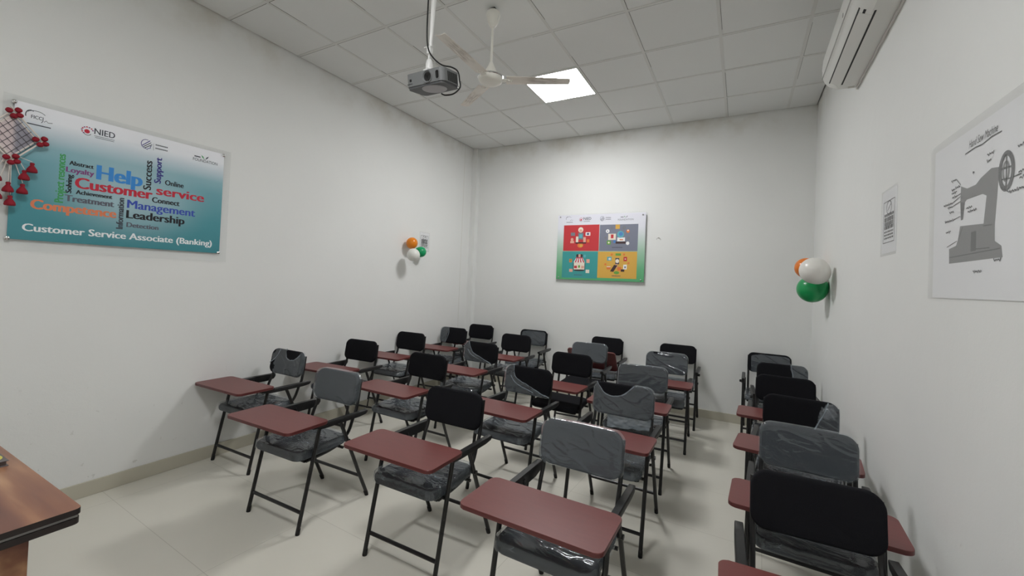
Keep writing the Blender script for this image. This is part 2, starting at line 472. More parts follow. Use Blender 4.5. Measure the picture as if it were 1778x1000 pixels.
# ceiling panels laid in a grid, a hair short of the walls so a dark joint shows
g = .012
bm = BM(); box(bm, (XL+g, YF+g, ZC), (XR-g, YB-g, ZC+.02)); struct('ceiling', bm, M_ceil, smooth=0)
bm = BM(); box(bm, (XL-T, YF-T, TOP), (XR+T, YB+T, TOP+.1)); struct('roof', bm, M_gap, smooth=0)
GX0, GY0 = -3.196, 1.792
bm = BM()
xs = [GX0 + .6*i for i in range(-1, 8) if XL < GX0+.6*i < XR]
ys = [GY0 + .6*i for i in range(-6, 7) if YF < GY0+.6*i < YB]
for x in xs: box(bm, (x-.012, YF+g, ZC-.003), (x+.012, YB-g, ZC+.001))
for y in ys: box(bm, (XL+g, y-.011, ZC-.0034), (XR-g, y+.011, ZC+.001))
struct('trim_1', bm, M_grid, smooth=0)
# hairline joints beside the bars
bm = BM()
for y in ys:
    random.seed(int(y*100)); x = XL+g
    while x < XR-.1:
        L = random.uniform(.25, .9)
        if random.random() < .95: box(bm, (x, y+.0115, ZC-.0012), (min(x+L, XR-g), y+.0165, ZC+.001))
        x += L
for x in xs:
    random.seed(int(x*77)); y = YF+g
    while y < YB-.1:
        L = random.uniform(.25, .8)
        if random.random() < .6: box(bm, (x+.0115, y, ZC-.0012), (x+.0145, min(y+L, YB-g), ZC+.001))
        y += L
struct('trim_2', bm, simple('grid_joint_shadow_gap', srgb(84, 80, 76), .9), smooth=0)
# pillar boxing in the far left corner and plaster joint on the left wall
bm = BM(); box(bm, (XL, YB-.075, 0), (XL+.095, YB, ZC-.002)); struct('trim_3', bm, M_wall, smooth=0)
bm = BM(); box(bm, (XL, 5.078, .1), (XL+.0015, 5.083, ZC)); struct('trim_4', bm, simple('plaster_joint', srgb(212, 210, 202), .9), smooth=0)
bm = BM(); box(bm, (XL, YF, 0), (XL+.011, YB-.075, .096), .002, 1); struct('baseboard_left', bm, M_base)
bm = BM(); box(bm, (XL+.095, YB-.011, 0), (XR, YB, .096), .002, 1); struct('baseboard_back', bm, M_base)
bm = BM(); box(bm, (XR-.011, YF, 0), (XR, YB-.011, .096), .002, 1); struct('baseboard_right', bm, M_base)

# ------------------------------------------------------------------ ceiling lights
def ceiling_light(x0, y0, strength, label):
    t = thing('ceiling_light', label, 'ceiling light', (x0+.3, y0+.3, ZC-.004), group='square light panels in the ceiling grid')
    b = BM()
    for lo, hi in (((-.295, -.295, -.004), (.295, -.283, .003)), ((-.295, .283, -.004), (.295, .295, .003)),
                   ((-.295, -.283, -.004), (-.283, .283, .003)), ((.283, -.283, -.004), (.295, .283, .003))): box(b, lo, hi)
    obj('frame', b, M_white, t, 0)
    b = BM(); box(b, (-.283, -.283, -.003), (.283, .283, .002))
    obj('diffuser', b, emit_mat('light_diffuser', (.992, .994, 1, 1), strength), t, 0)
ceiling_light(GX0+1.2, GY0+1.8, LIGHT_FAR, 'bright square light panel in the ceiling behind the fan blade')
ceiling_light(GX0+1.8, GY0-1.8, LIGHT_NEAR, 'square light panel in the ceiling over the front of the room')

# ------------------------------------------------------------------ tablet arm chairs
BW, BH, BR_ = .2025, .105, .057
BZ, BY = .73, .437            # backrest centre
tilt = math.atan2(.035, .21)
def back3(a, b, n):           # a across, b up the backrest, n towards the sitter (-y)
    curve = .018*(a/BW)**2
    y = BY + b*math.sin(tilt) - n*math.cos(tilt) - curve
    z = BZ + b*math.cos(tilt) + n*math.sin(tilt)
    return (a, y, z)
SW, SD, SZ = .215, .185, .425
def seat3(a, b, n):           # a across, b back, n up
    return (a, .175 + b, SZ + n + .02*max(0, b)/SD*.6)
_cache = {}
def shared(name, key, build, mats, smooth=35):
    """mesh built once, reused by every chair"""
    k = (name, key)
    if k not in _cache:
        b = BM(); build(b)
        o = obj(name, b, mats, None, smooth); me = o.data; bpy.data.objects.remove(o); _cache[k] = me
    return _cache[k]
def film(b, hw, hh, r, t, to3, keep, seed, nx=84, nz=46, amp=.0045, eps=.0095, q=.015, folds=None, back=None):
    """crumpled clear film laid over a cushion; keep(u, v) says where it still covers"""
    W_, H_ = hw+.0055, hh+.0055
    off = Vector((seed*3.7, seed*1.9, seed*.7)); V = {}
    for i in range(nx+1):
        for j in range(nz+1):
            x0 = (2*i/nx-1)*W_; z0 = (2*j/nz-1)*H_
            e = min(W_-abs(x0), H_-abs(z0))
            cx = max(abs(x0)-(W_-r), 0); cz = max(abs(z0)-(H_-r), 0); mm = max(cx, cz); d = math.hypot(cx, cz)
            s = mm/d if d > 0 else 1
            x = math.copysign(min(abs(x0), W_-r)+cx*s, x0); z = math.copysign(min(abs(z0), H_-r)+cz*s, z0)
            n = t/2+eps
            if e < q: n -= q - math.sqrt(max(0, q*q-(q-e)**2))
            if i in (0, nx) or j in (0, nz): n = -t/2 if back is None else back
            else:
                p = Vector((x*6, z*9, seed)) + off
                p2 = Vector((x*7+z*15, z*5-x*4, seed*2)) + off
                w_ = max(0, 1-abs(noise.noise(p2))*9)*1.0 + noise.noise(p)*.7
                n = max(n + amp*w_, min(n, t/2+eps)-eps*.4)
            V[i, j] = (x, z, n, x0/W_, z0/H_)
    vv = {}
    def gv(i, j):
        if (i, j) not in vv:
            x, z, n, _, _ = V[i, j]; vv[i, j] = b.verts.new(to3(x, z, n))
        return vv[i, j]
    for i in range(nx):
        for j in range(nz):
            u = (V[i, j][3]+V[i+1, j+1][3])/2; v = (V[i, j][4]+V[i+1, j+1][4])/2
            if keep is None or keep(u, v): b.faces.new((gv(i, j), gv(i+1, j), gv(i+1, j+1), gv(i, j+1)))
    for pts in (folds or []):     # gathered torn edge
        P = smooth_path([to3(u*hw, v*hh, t/2+.006+.002*math.sin(7*u+seed)) for u, v in pts], 6)
        P = [Vector(p)+Vector((0, -.003*noise.noise(Vector(p)*40), .004*noise.noise(Vector(p)*55+off))) for p in P]
        tube(b, P, [.0035+.0022*noise.noise(Vector(p)*35) for p in P], 6, mi=1, cap=True, flat=.6)
def poly_side(line):
    """v limit at u along a polyline"""
    def f(u):
        for (a, b), (c, d) in zip(line, line[1:]):
            if a <= u <= c: return b + (d-b)*(u-a)/(c-a+1e-9)
        return line[0][1] if u < line[0][0] else line[-1][1]
    return f
def jag(u, v, s=1): return .05*noise.noise(Vector((u*6*s, v*6*s, 3.3)))
L_C2 = [(-.78, 1.05), (-.62, .3), (-.42, -.15), (.1, -.55), (.75, -.98)]
L_B3 = [(-.66, 1.05), (-.60, .35), (-.42, 0), (.1, -.38), (.6, -.72), (1.0, -.88)]
L_B4 = [(-.92, 1.0), (-.62, .3), (-.3, .18), (.02, .35), (.34, .98)]
L_A1 = [(-.12, 1.05), (-.06, .4), (.2, .22), (.5, .3), (.85, .75)]
fC2, fB3, fB4, fA1 = poly_side(L_C2), poly_side(L_B3), poly_side(L_B4), poly_side(L_A1)
WRAPS = {
 'full0': (None, 1, None), 'full1': (None, 2, None), 'full2': (None, 3, None), 'full3': (None, 4, None),
 'hole': (lambda u, v: not (-.62 < u < -.42 and v > .72), 5, None),
 'inset': (lambda u, v: -.80+.1*jag(u, v) < u < .90 and -.97 < v < .80+.4*jag(u, v)-.5*max(0, -u-.45), 6, None),
 'torn_top': (lambda u, v: (v < fA1(u)+jag(u, v) or u < -.12 or u > .85) and u > -.93+.28*(v < .1)+.25*max(0, v)+2*jag(u, v) , 7, [L_A1, [(-.95, -.2), (-.66, .3), (-.5, .95)]]),
 'strip': (lambda u, v: u < -.42+.10*v+jag(u, v), 8, [[(-.55, -1), (-.40, -.2), (-.36, .4), (-.40, 1)]]),
 'swag_a': (lambda u, v: (v < fC2(u)+jag(u, v) and u < .8) , 9, [L_C2, [(-.8, .2), (-.5, -.4), (.2, -.85)]]),
 'swag_b': (lambda u, v: v < fB3(u)+jag(u, v), 10, [L_B3, [(-.75, .2), (-.45, -.35), (.3, -.8)]]),
 'torn_left': (lambda u, v: v < fB4(u)+jag(u, v) or u > .34 or u < -.92, 11, [L_B4, [(.34, .95), (.1, .5), (-.05, .3)]]),
 'right_end': (lambda u, v: u > .52+.25*v+2*jag(u, v), 12, [[(.35, -.95), (.5, -.2), (.62, .3), (.72, .98)]]),
 'right_half': (lambda u, v: u > .40-.12*v+jag(u, v), 13, [[(.2, -.95), (.42, -.3), (.38, .6), (.34, 1)]]),
}
def b_seat(b): slab(b, SW, SD, .06, .05, .020, seat3, crown=.006)
def b_back(b): slab(b, BW, BH, BR_, .034, .014, back3, crown=.004)
def b_tab(b):
    poly = rrect(.295, .136, .03, 6)
    prism(b, poly, -.009, .009, lambda a, c, d: (a, c, d), 1)
    for f in b.faces:
        if len(f.verts) > 4: f.material_index = 0 if f.calc_center_median().z > 0 else 1  # underside takes the darker edge maroon, its unlit look put into the colour
    es = [e for e in b.edges if abs(e.verts[0].co.z-e.verts[1].co.z) < 1e-5]
    bmesh.ops.bevel(b, geom=es, offset=.002, segments=1, affect='EDGES')
def b_bracket(b): box(b, (-.02, -.05, -.022), (.02, .05, 0), .002, 1)
def b_arm(b, low=-.020):
    prof = [(-.0165, low), (.0165, low), (.0165, .017), (.014, .0205), (-.014, .0205), (-.0165, .017)]
    ys_ = [(.085, .55), (.10, .9), (.16, 1), (.40, 1), (.455, .8), (.47, .45)]
    rings = []
    for y, s in ys_:
        rings.append([b.verts.new((x*(.8+.2*s), y, (z-.0205)*s+.0205)) for x, z in prof])
    for A, B in zip(rings, rings[1:]):
        for j in range(6): b.faces.new((A[j], A[(j+1) % 6], B[(j+1) % 6], B[j]))
    b.faces.new(rings[0]); b.faces.new(rings[-1])
def b_leg_front(b): tube(b, [(0, 0, .012), (0, .115, .585)], .0115, 10)
def b_leg_rear(b): tube(b, [(0, .52, .012), (0, .452, .16), (0, .34, .42), (0, .27, .578)], .0115, 10)
def b_foot(b):
    tube(b, [(0, 0, 0), (0, .0004, .004), (0, .006, .034)], [.0118, .0126, .0124], 10)
def b_foot_r(b):
    tube(b, [(0, 0, 0), (0, -.0004, .004), (0, -.014, .034)], [.0118, .0126, .0124], 10)
def b_bar_f(b): tube(b, [(-.232, .023, .113), (.232, .023, .113)], .010, 8)
def b_bar_r(b): tube(b, [(-.225, .452, .158), (.225, .452, .158)], .010, 8)
def b_backframe(b):
    P = []
    path = [(.448, .80), (.43, .66), (.418, .60), (.395, .55), (.372, .49), (.345, .452), (.30, .418), (.2, .396), (.06, .388)]
    for s in (-1, 1):
        tube(b, smooth_path([(s*.192, y+.006, z) for y, z in path], 4), .0105, 8)
    tube(b, [(-.19, .06, .388), (.19, .06, .388)], .009, 8)
    tube(b, [(-.225, .30, .398), (.225, .30, .398)], .009, 8)
    tube(b, [(-.225, .080, .398), (.225, .080, .398)], .009, 8)
def b_bolt(b): tube(b, [(-.016, 0, 0), (.016, 0, 0)], .012, 10)
def b_knob(b): lathe(b, [(0, -.014), (.011, -.013), (.014, -.006), (.014, .006), (.010, .013), (0, .014)], 14, mat=Matrix.Rotation(math.pi/2, 4, 'Y'))
def b_hang(b):     # loose film sagging below the backrest
    nx, nz = 30, 12
    g_ = [[b.verts.new((-.10+.29*i/nx, .415+.012*noise.noise(Vector((i*.35, j*.5, 2)))-.004*j/nz, .64-.10*j/nz*(1-.25*i/nx)+.008*noise.noise(Vector((i*.5, 7, j*.2))))) for j in range(nz+1)] for i in range(nx+1)]
    for i in range(nx):
        for j in range(nz): b.faces.new((g_[i][j], g_[i+1][j], g_[i+1][j+1], g_[i][j+1])).material_index = 1
def b_tuft(b):
    for s in range(5):
        random.seed(s+40); nx, nz = 8, 8
        base = Vector(back3(.125+.010*s, .005+.022*(s % 3), .022)); ang = random.uniform(-.8, .8)
        g_ = [[b.verts.new(base + Vector(((i/nx-.5)*.06*(1-.4*j/nz)+.03*math.sin(ang)*j/nz, -.010-.012*noise.noise(Vector((i*.35, j*.35, s))), j/nz*.048+.008*noise.noise(Vector((i*.3, s, j*.3)))))) for j in range(nz+1)] for i in range(nx+1)]
        for i in range(nx):
            for j in range(nz): b.faces.new((g_[i][j], g_[i+1][j], g_[i+1][j+1], g_[i][j+1]))
GROUP = 'folding tablet arm chairs set out in rows'
def chair(x, y, yaw_deg, label, wrap=None, tab='flat', seatwrap=0):
    t = thing('tablet_arm_chair', label, 'chair', (x, y, 0), (0, 0, math.radians(yaw_deg)), GROUP)
    st = link('seat', shared('seat', 0, b_seat, M_fabric, 60), t)
    if seatwrap is not None:
        wr = link('plastic_wrap', shared('seat_wrap', seatwrap, lambda b: film(b, SW, SD, .06, .05, seat3, None, 20+seatwrap, 80, 66, .0040, .0110, .020, back=-.012), [M_film3, M_film2], 'keep'), st)
    bk = link('backrest', shared('backrest', 0, b_back, M_fabric, 60), t)
    if wrap:
        keep, seed, folds = WRAPS[wrap]
        def fb(b):
            film(b, BW, BH, BR_, .034, back3, keep, seed, folds=folds, amp=.0017 if wrap.startswith('full') else .0032)
            if wrap == 'torn_left': b_hang(b)
            if wrap == 'right_end': b_tuft(b)
        link('plastic_wrap', shared('back_wrap', wrap, fb, [M_film, M_film2], 'keep'), bk)
    if tab != 'none':
        a = (-.012, .010, .6155) if tab == 'flat' else (-.07, .05, .605)
        tb = link('writing_tablet', shared('tablet', 0, b_tab, [M_tablet, M_edge_shade], 30), t, a, (0, 0, 0) if tab == 'flat' else (math.radians(-58), 0, 0))
        if tab == 'flat':
            for s in (-1, 1): link('bracket', shared('bracket', 0, b_bracket, M_metal), tb, (.012+s*.235, .10, -.009))
    for s in (-1, 1):
        ar = link('armrest', shared('armrest', s, lambda b: b_arm(b, -.034 if s < 0 else -.010), M_arm, 50), t, (s*.236, 0, .581))
        if tab == 'none': link('knob', shared('knob', 0, b_knob, M_rubber), ar, (s*.022, .12, -.012))
        l = link('leg', shared('leg_front', 0, b_leg_front, M_metal), t, (s*.236, 0, 0))
        link('rubber_foot', shared('foot_front', 0, b_foot, M_rubber), l)
        l = link('leg', shared('leg_rear', 0, b_leg_rear, M_metal), t, (s*.224, 0, 0))
        link('rubber_foot', shared('foot_rear', 0, b_foot_r, M_rubber), l, (0, .52, 0))
        link('pivot_bolt', shared('pivot_bolt', 0, b_bolt, M_metal), t, (s*.224, .335, .432))
    link('crossbar', shared('crossbar_front', 0, b_bar_f, M_metal), t)
    link('crossbar', shared('crossbar_rear', 0, b_bar_r, M_metal), t)
    link('back_frame', shared('back_frame', 0, b_backframe, M_metal), t)
    return t

CH = [  # x, y, yaw, label, back wrap, tablet, seat wrap
 (-3.405, 1.82, 1, 'front row chair against the left wall, torn plastic on its backrest', 'torn_top', 'flat', 0),
 (-3.40, 2.62, 4, 'black-backed chair by the left wall, second one from the front', None, 'flat', 1),
 (-3.475, 3.42, 3, 'black-backed chair by the left wall, third one from the front', None, 'flat', 2),
 (-3.425, 4.20, 3, 'chair by the left wall with plastic over only the left strip of its black backrest', 'strip', 'flat', 0),
 (-3.385, 4.80, 1, 'last chair in the far left corner, black backrest and maroon tablet against the back wall', None, 'flat', 1),
 (-2.445, 1.56, 1, 'front row chair with grey plastic-covered back, second from the left wall', 'full0', 'flat', 1),
 (-2.418, 2.45, -1, 'black-backed chair directly behind the grey plastic-covered one of the front row left', None, 'flat', 2),
 (-2.43, 3.335, 0, 'chair in the middle left with plastic gathered on the left of its black back', 'swag_a', 'flat', 0),
 (-2.47, 4.19, 0, 'black-backed chair right behind the middle left one with gathered plastic', None, 'flat', 1),
 (-2.515, 4.80, 1, 'chair at the back wall with plastic-covered back and no tablet, second from the left corner', 'inset', 'none', 2),
 (-1.513, 1.64, 0, 'front row chair with bare black back and large maroon tablet, plastic on its seat', None, 'flat', 2),
 (-1.465, 2.515, -2, 'second row chair with plastic slung diagonally below its half bare black back', 'swag_b', 'flat', 0),
 (-1.425, 3.36, -2, 'chair with bare black back and uncovered black seat, behind the one with slung plastic', None, 'flat', None),
 (-1.482, 4.15, 2, 'grey plastic-covered chair without tablet, in front of the back-row chair with raised tablet', 'full1', 'none', None),
 (-1.48, 4.80, 0, 'black-backed chair at the back wall with its maroon tablet tipped up', None, 'up', 1),
 (-.657, 1.488, -1, 'front row chair nearest the aisle, grey wrinkled plastic back, broad tablet in the foreground', 'full2', 'flat', 0),
 (-.688, 2.415, -1, 'second row aisle chair with torn plastic baring the black top left of its back', 'torn_left', 'flat', 1),
 (-.712, 3.195, 0, 'third row aisle chair with full grey plastic over its back', 'full3', 'flat', 2),
 (-.642, 4.07, 1, 'fourth row aisle chair, grey plastic back with a small black hole at the top', 'hole', 'flat', 0),
 (-.632, 4.80, 0, 'black-backed chair at the back wall beside the aisle, rightmost of the four left columns', None, 'none', 1),
 (.272, 1.42, 2, 'nearest chair by the right wall, wide bare black back seen close up', None, 'flat', 2),
 (.290, 2.087, -3, 'second chair by the right wall, back fully wrapped in grey plastic', 'full2', 'flat', 0),
 (.303, 2.785, -7, 'third chair by the right wall, black back with a plastic tuft at its right end', 'right_end', 'flat', 1),
 (.310, 3.50, -3, 'fourth chair by the right wall, bare black back between two plastic-topped ones', None, 'flat', 2),
 (.375, 4.15, 2, 'fifth chair by the right wall, black back with grey plastic over its right half', 'right_half', 'none', 0),
 (.285, 4.80, -1, 'last chair by the right wall, grey plastic back against the back wall', 'inset', 'none', 1),
]
for c in CH: chair(*c)

# ------------------------------------------------------------------ ceiling fan
FX, FY = -1.673, 2.561
fan = thing('ceiling_fan', 'cream three-blade ceiling fan on a rod, dusty blades', 'ceiling fan', (FX, FY, ZC))
b = BM(); lathe(b, [(0, -.018), (.020, -.018), (.036, -.024), (.052, -.040), (.054, -.052), (.048, -.075), (.040, -.105), (.030, -.128), (.018, -.145), (.012, -.15), (0, -.15)], 28)
obj('canopy', b, M_cream, fan, 40)
b = BM(); box(b, (-.018, -.012, -.035), (.018, .012, 0), .003, 1); obj('hook', b, M_dark, fan)
b = BM(); tube(b, [(0, 0, -.14), (0, 0, -.44)], .0095, 14); obj('rod', b, M_cream, fan)
b = BM(); tube(b, smooth_path([(.05, -.004, -.05), (.045, -.004, -.09), (.018, -.004, -.14), (.012, -.002, -.2)], 5), .0025, 6); obj('wire', b, M_white, fan)
b = BM(); lathe(b, [(0, -.405), (.012, -.405), (.016, -.415), (.024, -.435), (.040, -.470), (.046, -.492), (.046, -.500), (0, -.500)], 28); obj('lower_canopy', b, M_cream, fan, 40)
b = BM(); lathe(b, [(0, -.499), (.06, -.500), (.084, -.506), (.092, -.514), (.092, -.530), (.086, -.548), (.068, -.560), (.04, -.566), (0, -.567)], 40)
mo = obj('motor', b, M_cream, fan, 40)
b = BM(); lathe(b, [(.0915, -.513), (.0955, -.515), (.0955, -.523), (.0915, -.526)], 40); obj('chrome_ring', b, M_chrome, mo, 40)
for ang in (-90, 144.5, 29.8):
    b = BM()
    n = 14; A = []
    for i in range(n+1):
        s = i/n; x = .118 + .469*s; hw = .050 - .012*s
        th = .0025; tw = -math.radians(7)*(1-.4*s)
        row = [(x, yy*math.cos(tw), yy*math.sin(tw) - .006*(1-(yy/hw)**2)) for yy in (-hw, -hw*.5, 0, hw*.5, hw)]
        A.append(row)
    top = [[b.verts.new((p[0], p[1], p[2]+.0015)) for p in r] for r in A]
    bot = [[b.verts.new((p[0], p[1], p[2]-.0015)) for p in r] for r in A]
    for i in range(n):
        for j in range(4):
            b.faces.new((top[i][j], top[i+1][j], top[i+1][j+1], top[i][j+1]))
            b.faces.new((bot[i][j], bot[i][j+1], bot[i+1][j+1], bot[i+1][j]))
        for j in (0, 4): b.faces.new((top[i][j], bot[i][j], bot[i+1][j], top[i+1][j]))
    for i in (0, n):
        for j in range(4): b.faces.new((top[i][j], top[i][j+1], bot[i][j+1], bot[i][j]))
    bl = obj('blade', b, M_blade, fan, 40, (0, 0, -.536), (0, -.034, math.radians(ang)))
    b = BM(); box(b, (.080, -.022, -.006), (.165, .022, -.001), .0015, 1)
    for sx, sy in ((.135, .012), (.135, -.012), (.155, 0)): lathe(b, [(0, -.012), (.005, -.011), (.006, -.006), (.006, 0)], 8, mat=Matrix.Translation((sx, sy, -.002)))
    obj('bracket', b, M_cream, bl)

# ------------------------------------------------------------------ projector on its pole
pw, pd, ph = .270, .165, .083
proj = thing('projector', 'grey projector hanging from a white ceiling pole, black cable looping round it', 'projector', (-1.630, 1.885, ZC))
PL, PR = Vector((.005, 0, 2.613-ZC)), (math.radians(10), 0, 0)
def P3(a, b_, d): return (a, b_, d)
b = BM()
prism(b, rrect(pw/2, pd/2, .030, 8), .012, ph, P3)
body = obj('body', b, M_grey, proj, 30, PL, PR)
b = BM(); prism(b, rrect(pw/2-.004, pd/2-.004, .028, 8), 0, .0125, P3); obj('bottom_panel', b, M_greyd, body, 30)
b = BM(); lathe(b, [(0, -.004), (.068, -.004), (.072, -.001), (.072, .002)], 40); obj('bottom_disc', b, M_disc, body, 30, (.012, -.006, 0))
lx = -pw/2+.60*pw; RX = Matrix.Rotation(math.pi/2, 4, 'X')
b = BM(); lathe(b, [(.029, -.01), (.033, -.01), (.0345, .003), (.032, .006), (.0295, .004), (.029, -.004)], 36, mat=Matrix.Translation((lx, -pd/2, .046)) @ RX)
ring = obj('lens_ring', b, M_grey, proj, 40, PL, PR)
b = BM(); lathe(b, [(0, .000), (.012, .0005), (.022, -.002), (.0295, -.006), (.0295, -.002)], 36, mat=Matrix.Translation((lx, -pd/2-.0035, .046)) @ RX); obj('lens', b, M_lens, ring, 40)
def on_front(a, bz, d): return (a, -pd/2-d, bz)
b = BM(); prism(b, [(lx+.070+x, .046+z) for x, z in rrect(.014, .026, .009, 5)], -.004, .002, on_front)
wf = obj('sensor_frame', b, M_grey, proj, 35, PL, PR)
b = BM(); prism(b, [(lx+.070+x, .046+z) for x, z in rrect(.010, .021, .007, 5)], .0015, .003, on_front); obj('sensor_window', b, M_lens, wf)
b = BM(); prism(b, [(-pw/2+.037+x, .045+z) for x, z in rrect(.007, .007, .002, 3)], -.002, .001, on_front)
for i in range(3): prism(b, [(-pw/2+.03+x, .026+z) for x, z in rrect(.02-.001*i, .0012, .0004, 1)], -.001, .0006+.0001*i, on_front)
obj('status_light', b, M_dark, proj, 35, PL, PR)
b = BM()
for i in range(7): box(b, (pw/2-.002, -pd/2+.045+.013*i, .018), (pw/2+.001, -pd/2+.053+.013*i, .070))
obj('side_vent', b, M_dark, proj, 0, PL, PR)
b = BM(); box(b, (-.115, -.030, ph+.006), (-.03, -.014, ph+.014), .002, 1); box(b, (.01, -.01, ph), (.06, .004, ph+.007), .002, 1)
box(b, (-.054, -.02, ph-.002), (-.026, .02, ph+.035), .004, 2); tube(b, [(-.036, 0, ph+.045), (.025, -.01, ph+.014)], .006, 8)
obj('mount_bracket', b, M_white, proj, 35, PL, PR)
pole = proj
b = BM(); tube(b, [(-.016, 0, 0), (-.020, 0, -.25), (-.034, 0, -.66)], [.020, .018, .010], 14); pole_o = obj('pole', b, M_white, proj)
b = BM(); lathe(b, [(0, 0), (.05, 0), (.05, -.006), (.02, -.02), (0, -.02)], 24, mat=Matrix.Translation((-.016, 0, 0))); obj('ceiling_flange', b, M_white, pole_o)
b = BM(); box(b, (-.050, -.016, -.69), (-.022, .016, -.645), .004, 2); tube(b, [(-.070, -.012, -.648), (-.012, -.012, -.648)], .004, 8)
box(b, (-.042, -.008, -.73), (-.030, .008, -.688)); lathe(b, [(0, -.825), (.016, -.82), (.022, -.79), (.022, -.75), (.016, -.725), (.01, -.72)], 16, mat=Matrix.Translation((-.036, 0, 0))); obj('ball_joint', b, M_white, pole, 40)
b = BM()
cab = [(-.042, -.02, 0), (-.048, -.02, -.3), (-.048, -.02, -.56), (-.030, -.022, -.67), (.015, -.024, -.735), (.075, -.02, -.785), (.13, .0, -.80), (.152, .03, -.815), (.156, .045, -.86), (.158, .05, -.90), (.13, .03, -.94), (.08, .02, -.945), (.04, .03, -.925)]
tube(b, smooth_path(cab, 6), .0042, 8); obj('cable', b, M_rubber, pole, 60)

# ------------------------------------------------------------------ air conditioner on the right wall
ac = thing('air_conditioner', 'white split air conditioner high on the right wall', 'air conditioner', (XR, 2.585, 2.976), (-.04, 0, 0))
AL = .99
prof = [(0, 0), (-.02, 0), (-.115, .004), (-.165, .030), (-.190, .062), (-.203, .105), (-.206, .16), (-.200, .23), (-.19, .275), (-.16, .29), (0, .29)]
def acx(a, c, d): return (a, d, c)
b = BM(); prism(b, prof, 0, AL, acx)
bmesh.ops.bevel(b, geom=[e for e in b.edges if abs(e.verts[0].co.y-e.verts[1].co.y) < 1e-6 and min(e.verts[0].co.x, e.verts[1].co.x) < -.01], offset=.006, segments=2, affect='EDGES')
obj('casing', b, M_ac, ac, 25)
# louver flap in the slanted outlet, dark slots either side
def slanted(p, q, off0, off1, y0, y1, b):
    px, pz = p; qx, qz = q; d = Vector((qx-px, qz-pz)).normalized(); nx, nz = -d.y, d.x
    if nz > 0: nx, nz = -nx, -nz
    pts = [(px+nx*off0, pz+nz*off0), (qx+nx*off0, qz+nz*off0), (qx+nx*off1, qz+nz*off1), (px+nx*off1, pz+nz*off1)]
    prism(b, pts, y0, y1, acx)
b = BM(); slanted((-.098, .0035), (-.107, .0040), -.002, .0012, .11, AL-.07, b)
slanted((-.166, .032), (-.171, .0385), -.002, .0008, .11, AL-.05, b)
slanted((-.14, .0175), (-.166, .032), -.002, .0008, .11, .17, b)
obj('outlet_slot', b, M_dark, ac, 0)
b = BM(); slanted((-.108, .0045), (-.163, .030), 0.0, .004, .145, AL-.06, b); obj('louver_flap', b, M_ac, ac, 0)
b = BM(); box(b, (-.012, -.005, -.012), (0, AL+.005, .0), .002, 1); box(b, (-.06, AL-.03, -.004), (-.025, AL-.012, .002)); obj('back_plate', b, simple('grey_back_plate', srgb(212, 211, 206), .6), ac)
b = BM(); box(b, (-.2075, .3, .12), (-.2045, .315, .14)); box(b, (-.209, .02, .085), (-.2035, AL-.02, .088)); obj('panel_seam', b, simple('panel_seam_grey', srgb(176, 176, 172), .5), ac, 0)

# ------------------------------------------------------------------ banner on the left wall
def colours(*names): return names
INK = dict(help=(58, 140, 214), red=(196, 40, 62), black=(26, 26, 34), grey=(96, 98, 110), orange=(226, 132, 92), green=(66, 158, 92), purple=(132, 70, 128), navy=(48, 40, 130), blue=(58, 82, 178), white=(240, 244, 246), dgrey=(84, 90, 100), sgrey=(60, 66, 76))
ink_order = list(INK); ink_mats = [simple('ink_' + k_, srgb(*INK[k_]), .4) for k_ in ink_order]
bn = thing('wall_banner', 'teal customer service banner on the left wall with a word cloud', 'banner', (XL, 1.266, 2.01))
BY0 = 1.266; BZ0 = 2.03
b = BM(); box(b, (.010, .678-1.266, 1.565-2.01), (.015, 1.864-1.266, 2.46-2.01), .001, 1); obj('acrylic_sheet', b, M_acrylic, bn, 0)
# print: local x along the wall (+y), local z up, front towards the room
b = BM(); box(b, (-.546, .0, -.398), (.546, .003, .398))
def pr3(a, z_, n_): return (a, -n_, z_)
MI = {k_: i+1 for i, k_ in enumerate(ink_order)}
def W2(s, y0, y1, z, h, ink, bold=.035): text_into(b, s, y0-BY0, y1-BY0, z-BZ0, h, pr3, MI[ink], bold=0, heavy=h*bold*1.9)
def V2(s, a, c, z0, z1, ink, bold=.03): text_into(b, s, z0-BZ0, z1-BZ0, c-BY0, c-a, pr3, MI[ink], vertical=True, bold=0, heavy=.0022)
for s, y0, y1, z, h, ink, bo in (
 ('Abstract', .951, 1.059, 2.117, .026, 'black', .03), ('Loyalty', .939, 1.063, 2.071, .032, 'purple', .03), ('Help', 1.080, 1.304, 2.056, .095, 'help', .035),
 ('Customer', .983, 1.365, 1.980, .069, 'red', .032), ('service', 1.391, 1.684, 2.020, .064, 'red', .032), ('Online', 1.437, 1.549, 2.099, .037, 'black', .02),
 ('Achievement', .987, 1.156, 1.942, .026, 'black', .03), ('Connect', 1.368, 1.529, 1.961, .038, 'black', .025), ('Treatment', .941, 1.166, 1.890, .040, 'grey', .035),
 ('Management', 1.236, 1.631, 1.898, .057, 'blue', .022), ('Competence', .804, 1.179, 1.819, .058, 'orange', .035), ('Leadership', 1.235, 1.565, 1.829, .055, 'black', .03),
 ('Detection', 1.238, 1.411, 1.768, .033, 'grey', .03), ('Customer Service Associate (Banking)', .776, 1.755, 1.685, .044, 'white', .025),
 ('FICCI', .784, .832, 2.347, .020, 'sgrey', .01), ('NIED', 1.054, 1.153, 2.343, .038, 'sgrey', .008), ('FOUNDATION', 1.60, 1.766, 2.326, .022, 'sgrey', 0),):
    W2(s, y0, y1, z, h, ink, bo)
for s, a, c, z0, z1, ink in (('Project resonces', .895, .933, 1.876, 2.172, 'green'), ('Success', 1.313, 1.357, 2.043, 2.246, 'black'), ('Support', 1.372, 1.411, 2.102, 2.283, 'navy'),
                             ('Solving', .940, .966, 1.942, 2.055, 'black'), ('Information', 1.183, 1.218, 1.751, 1.957, 'sgrey')):
    V2(s, a, c, z0, z1, ink)
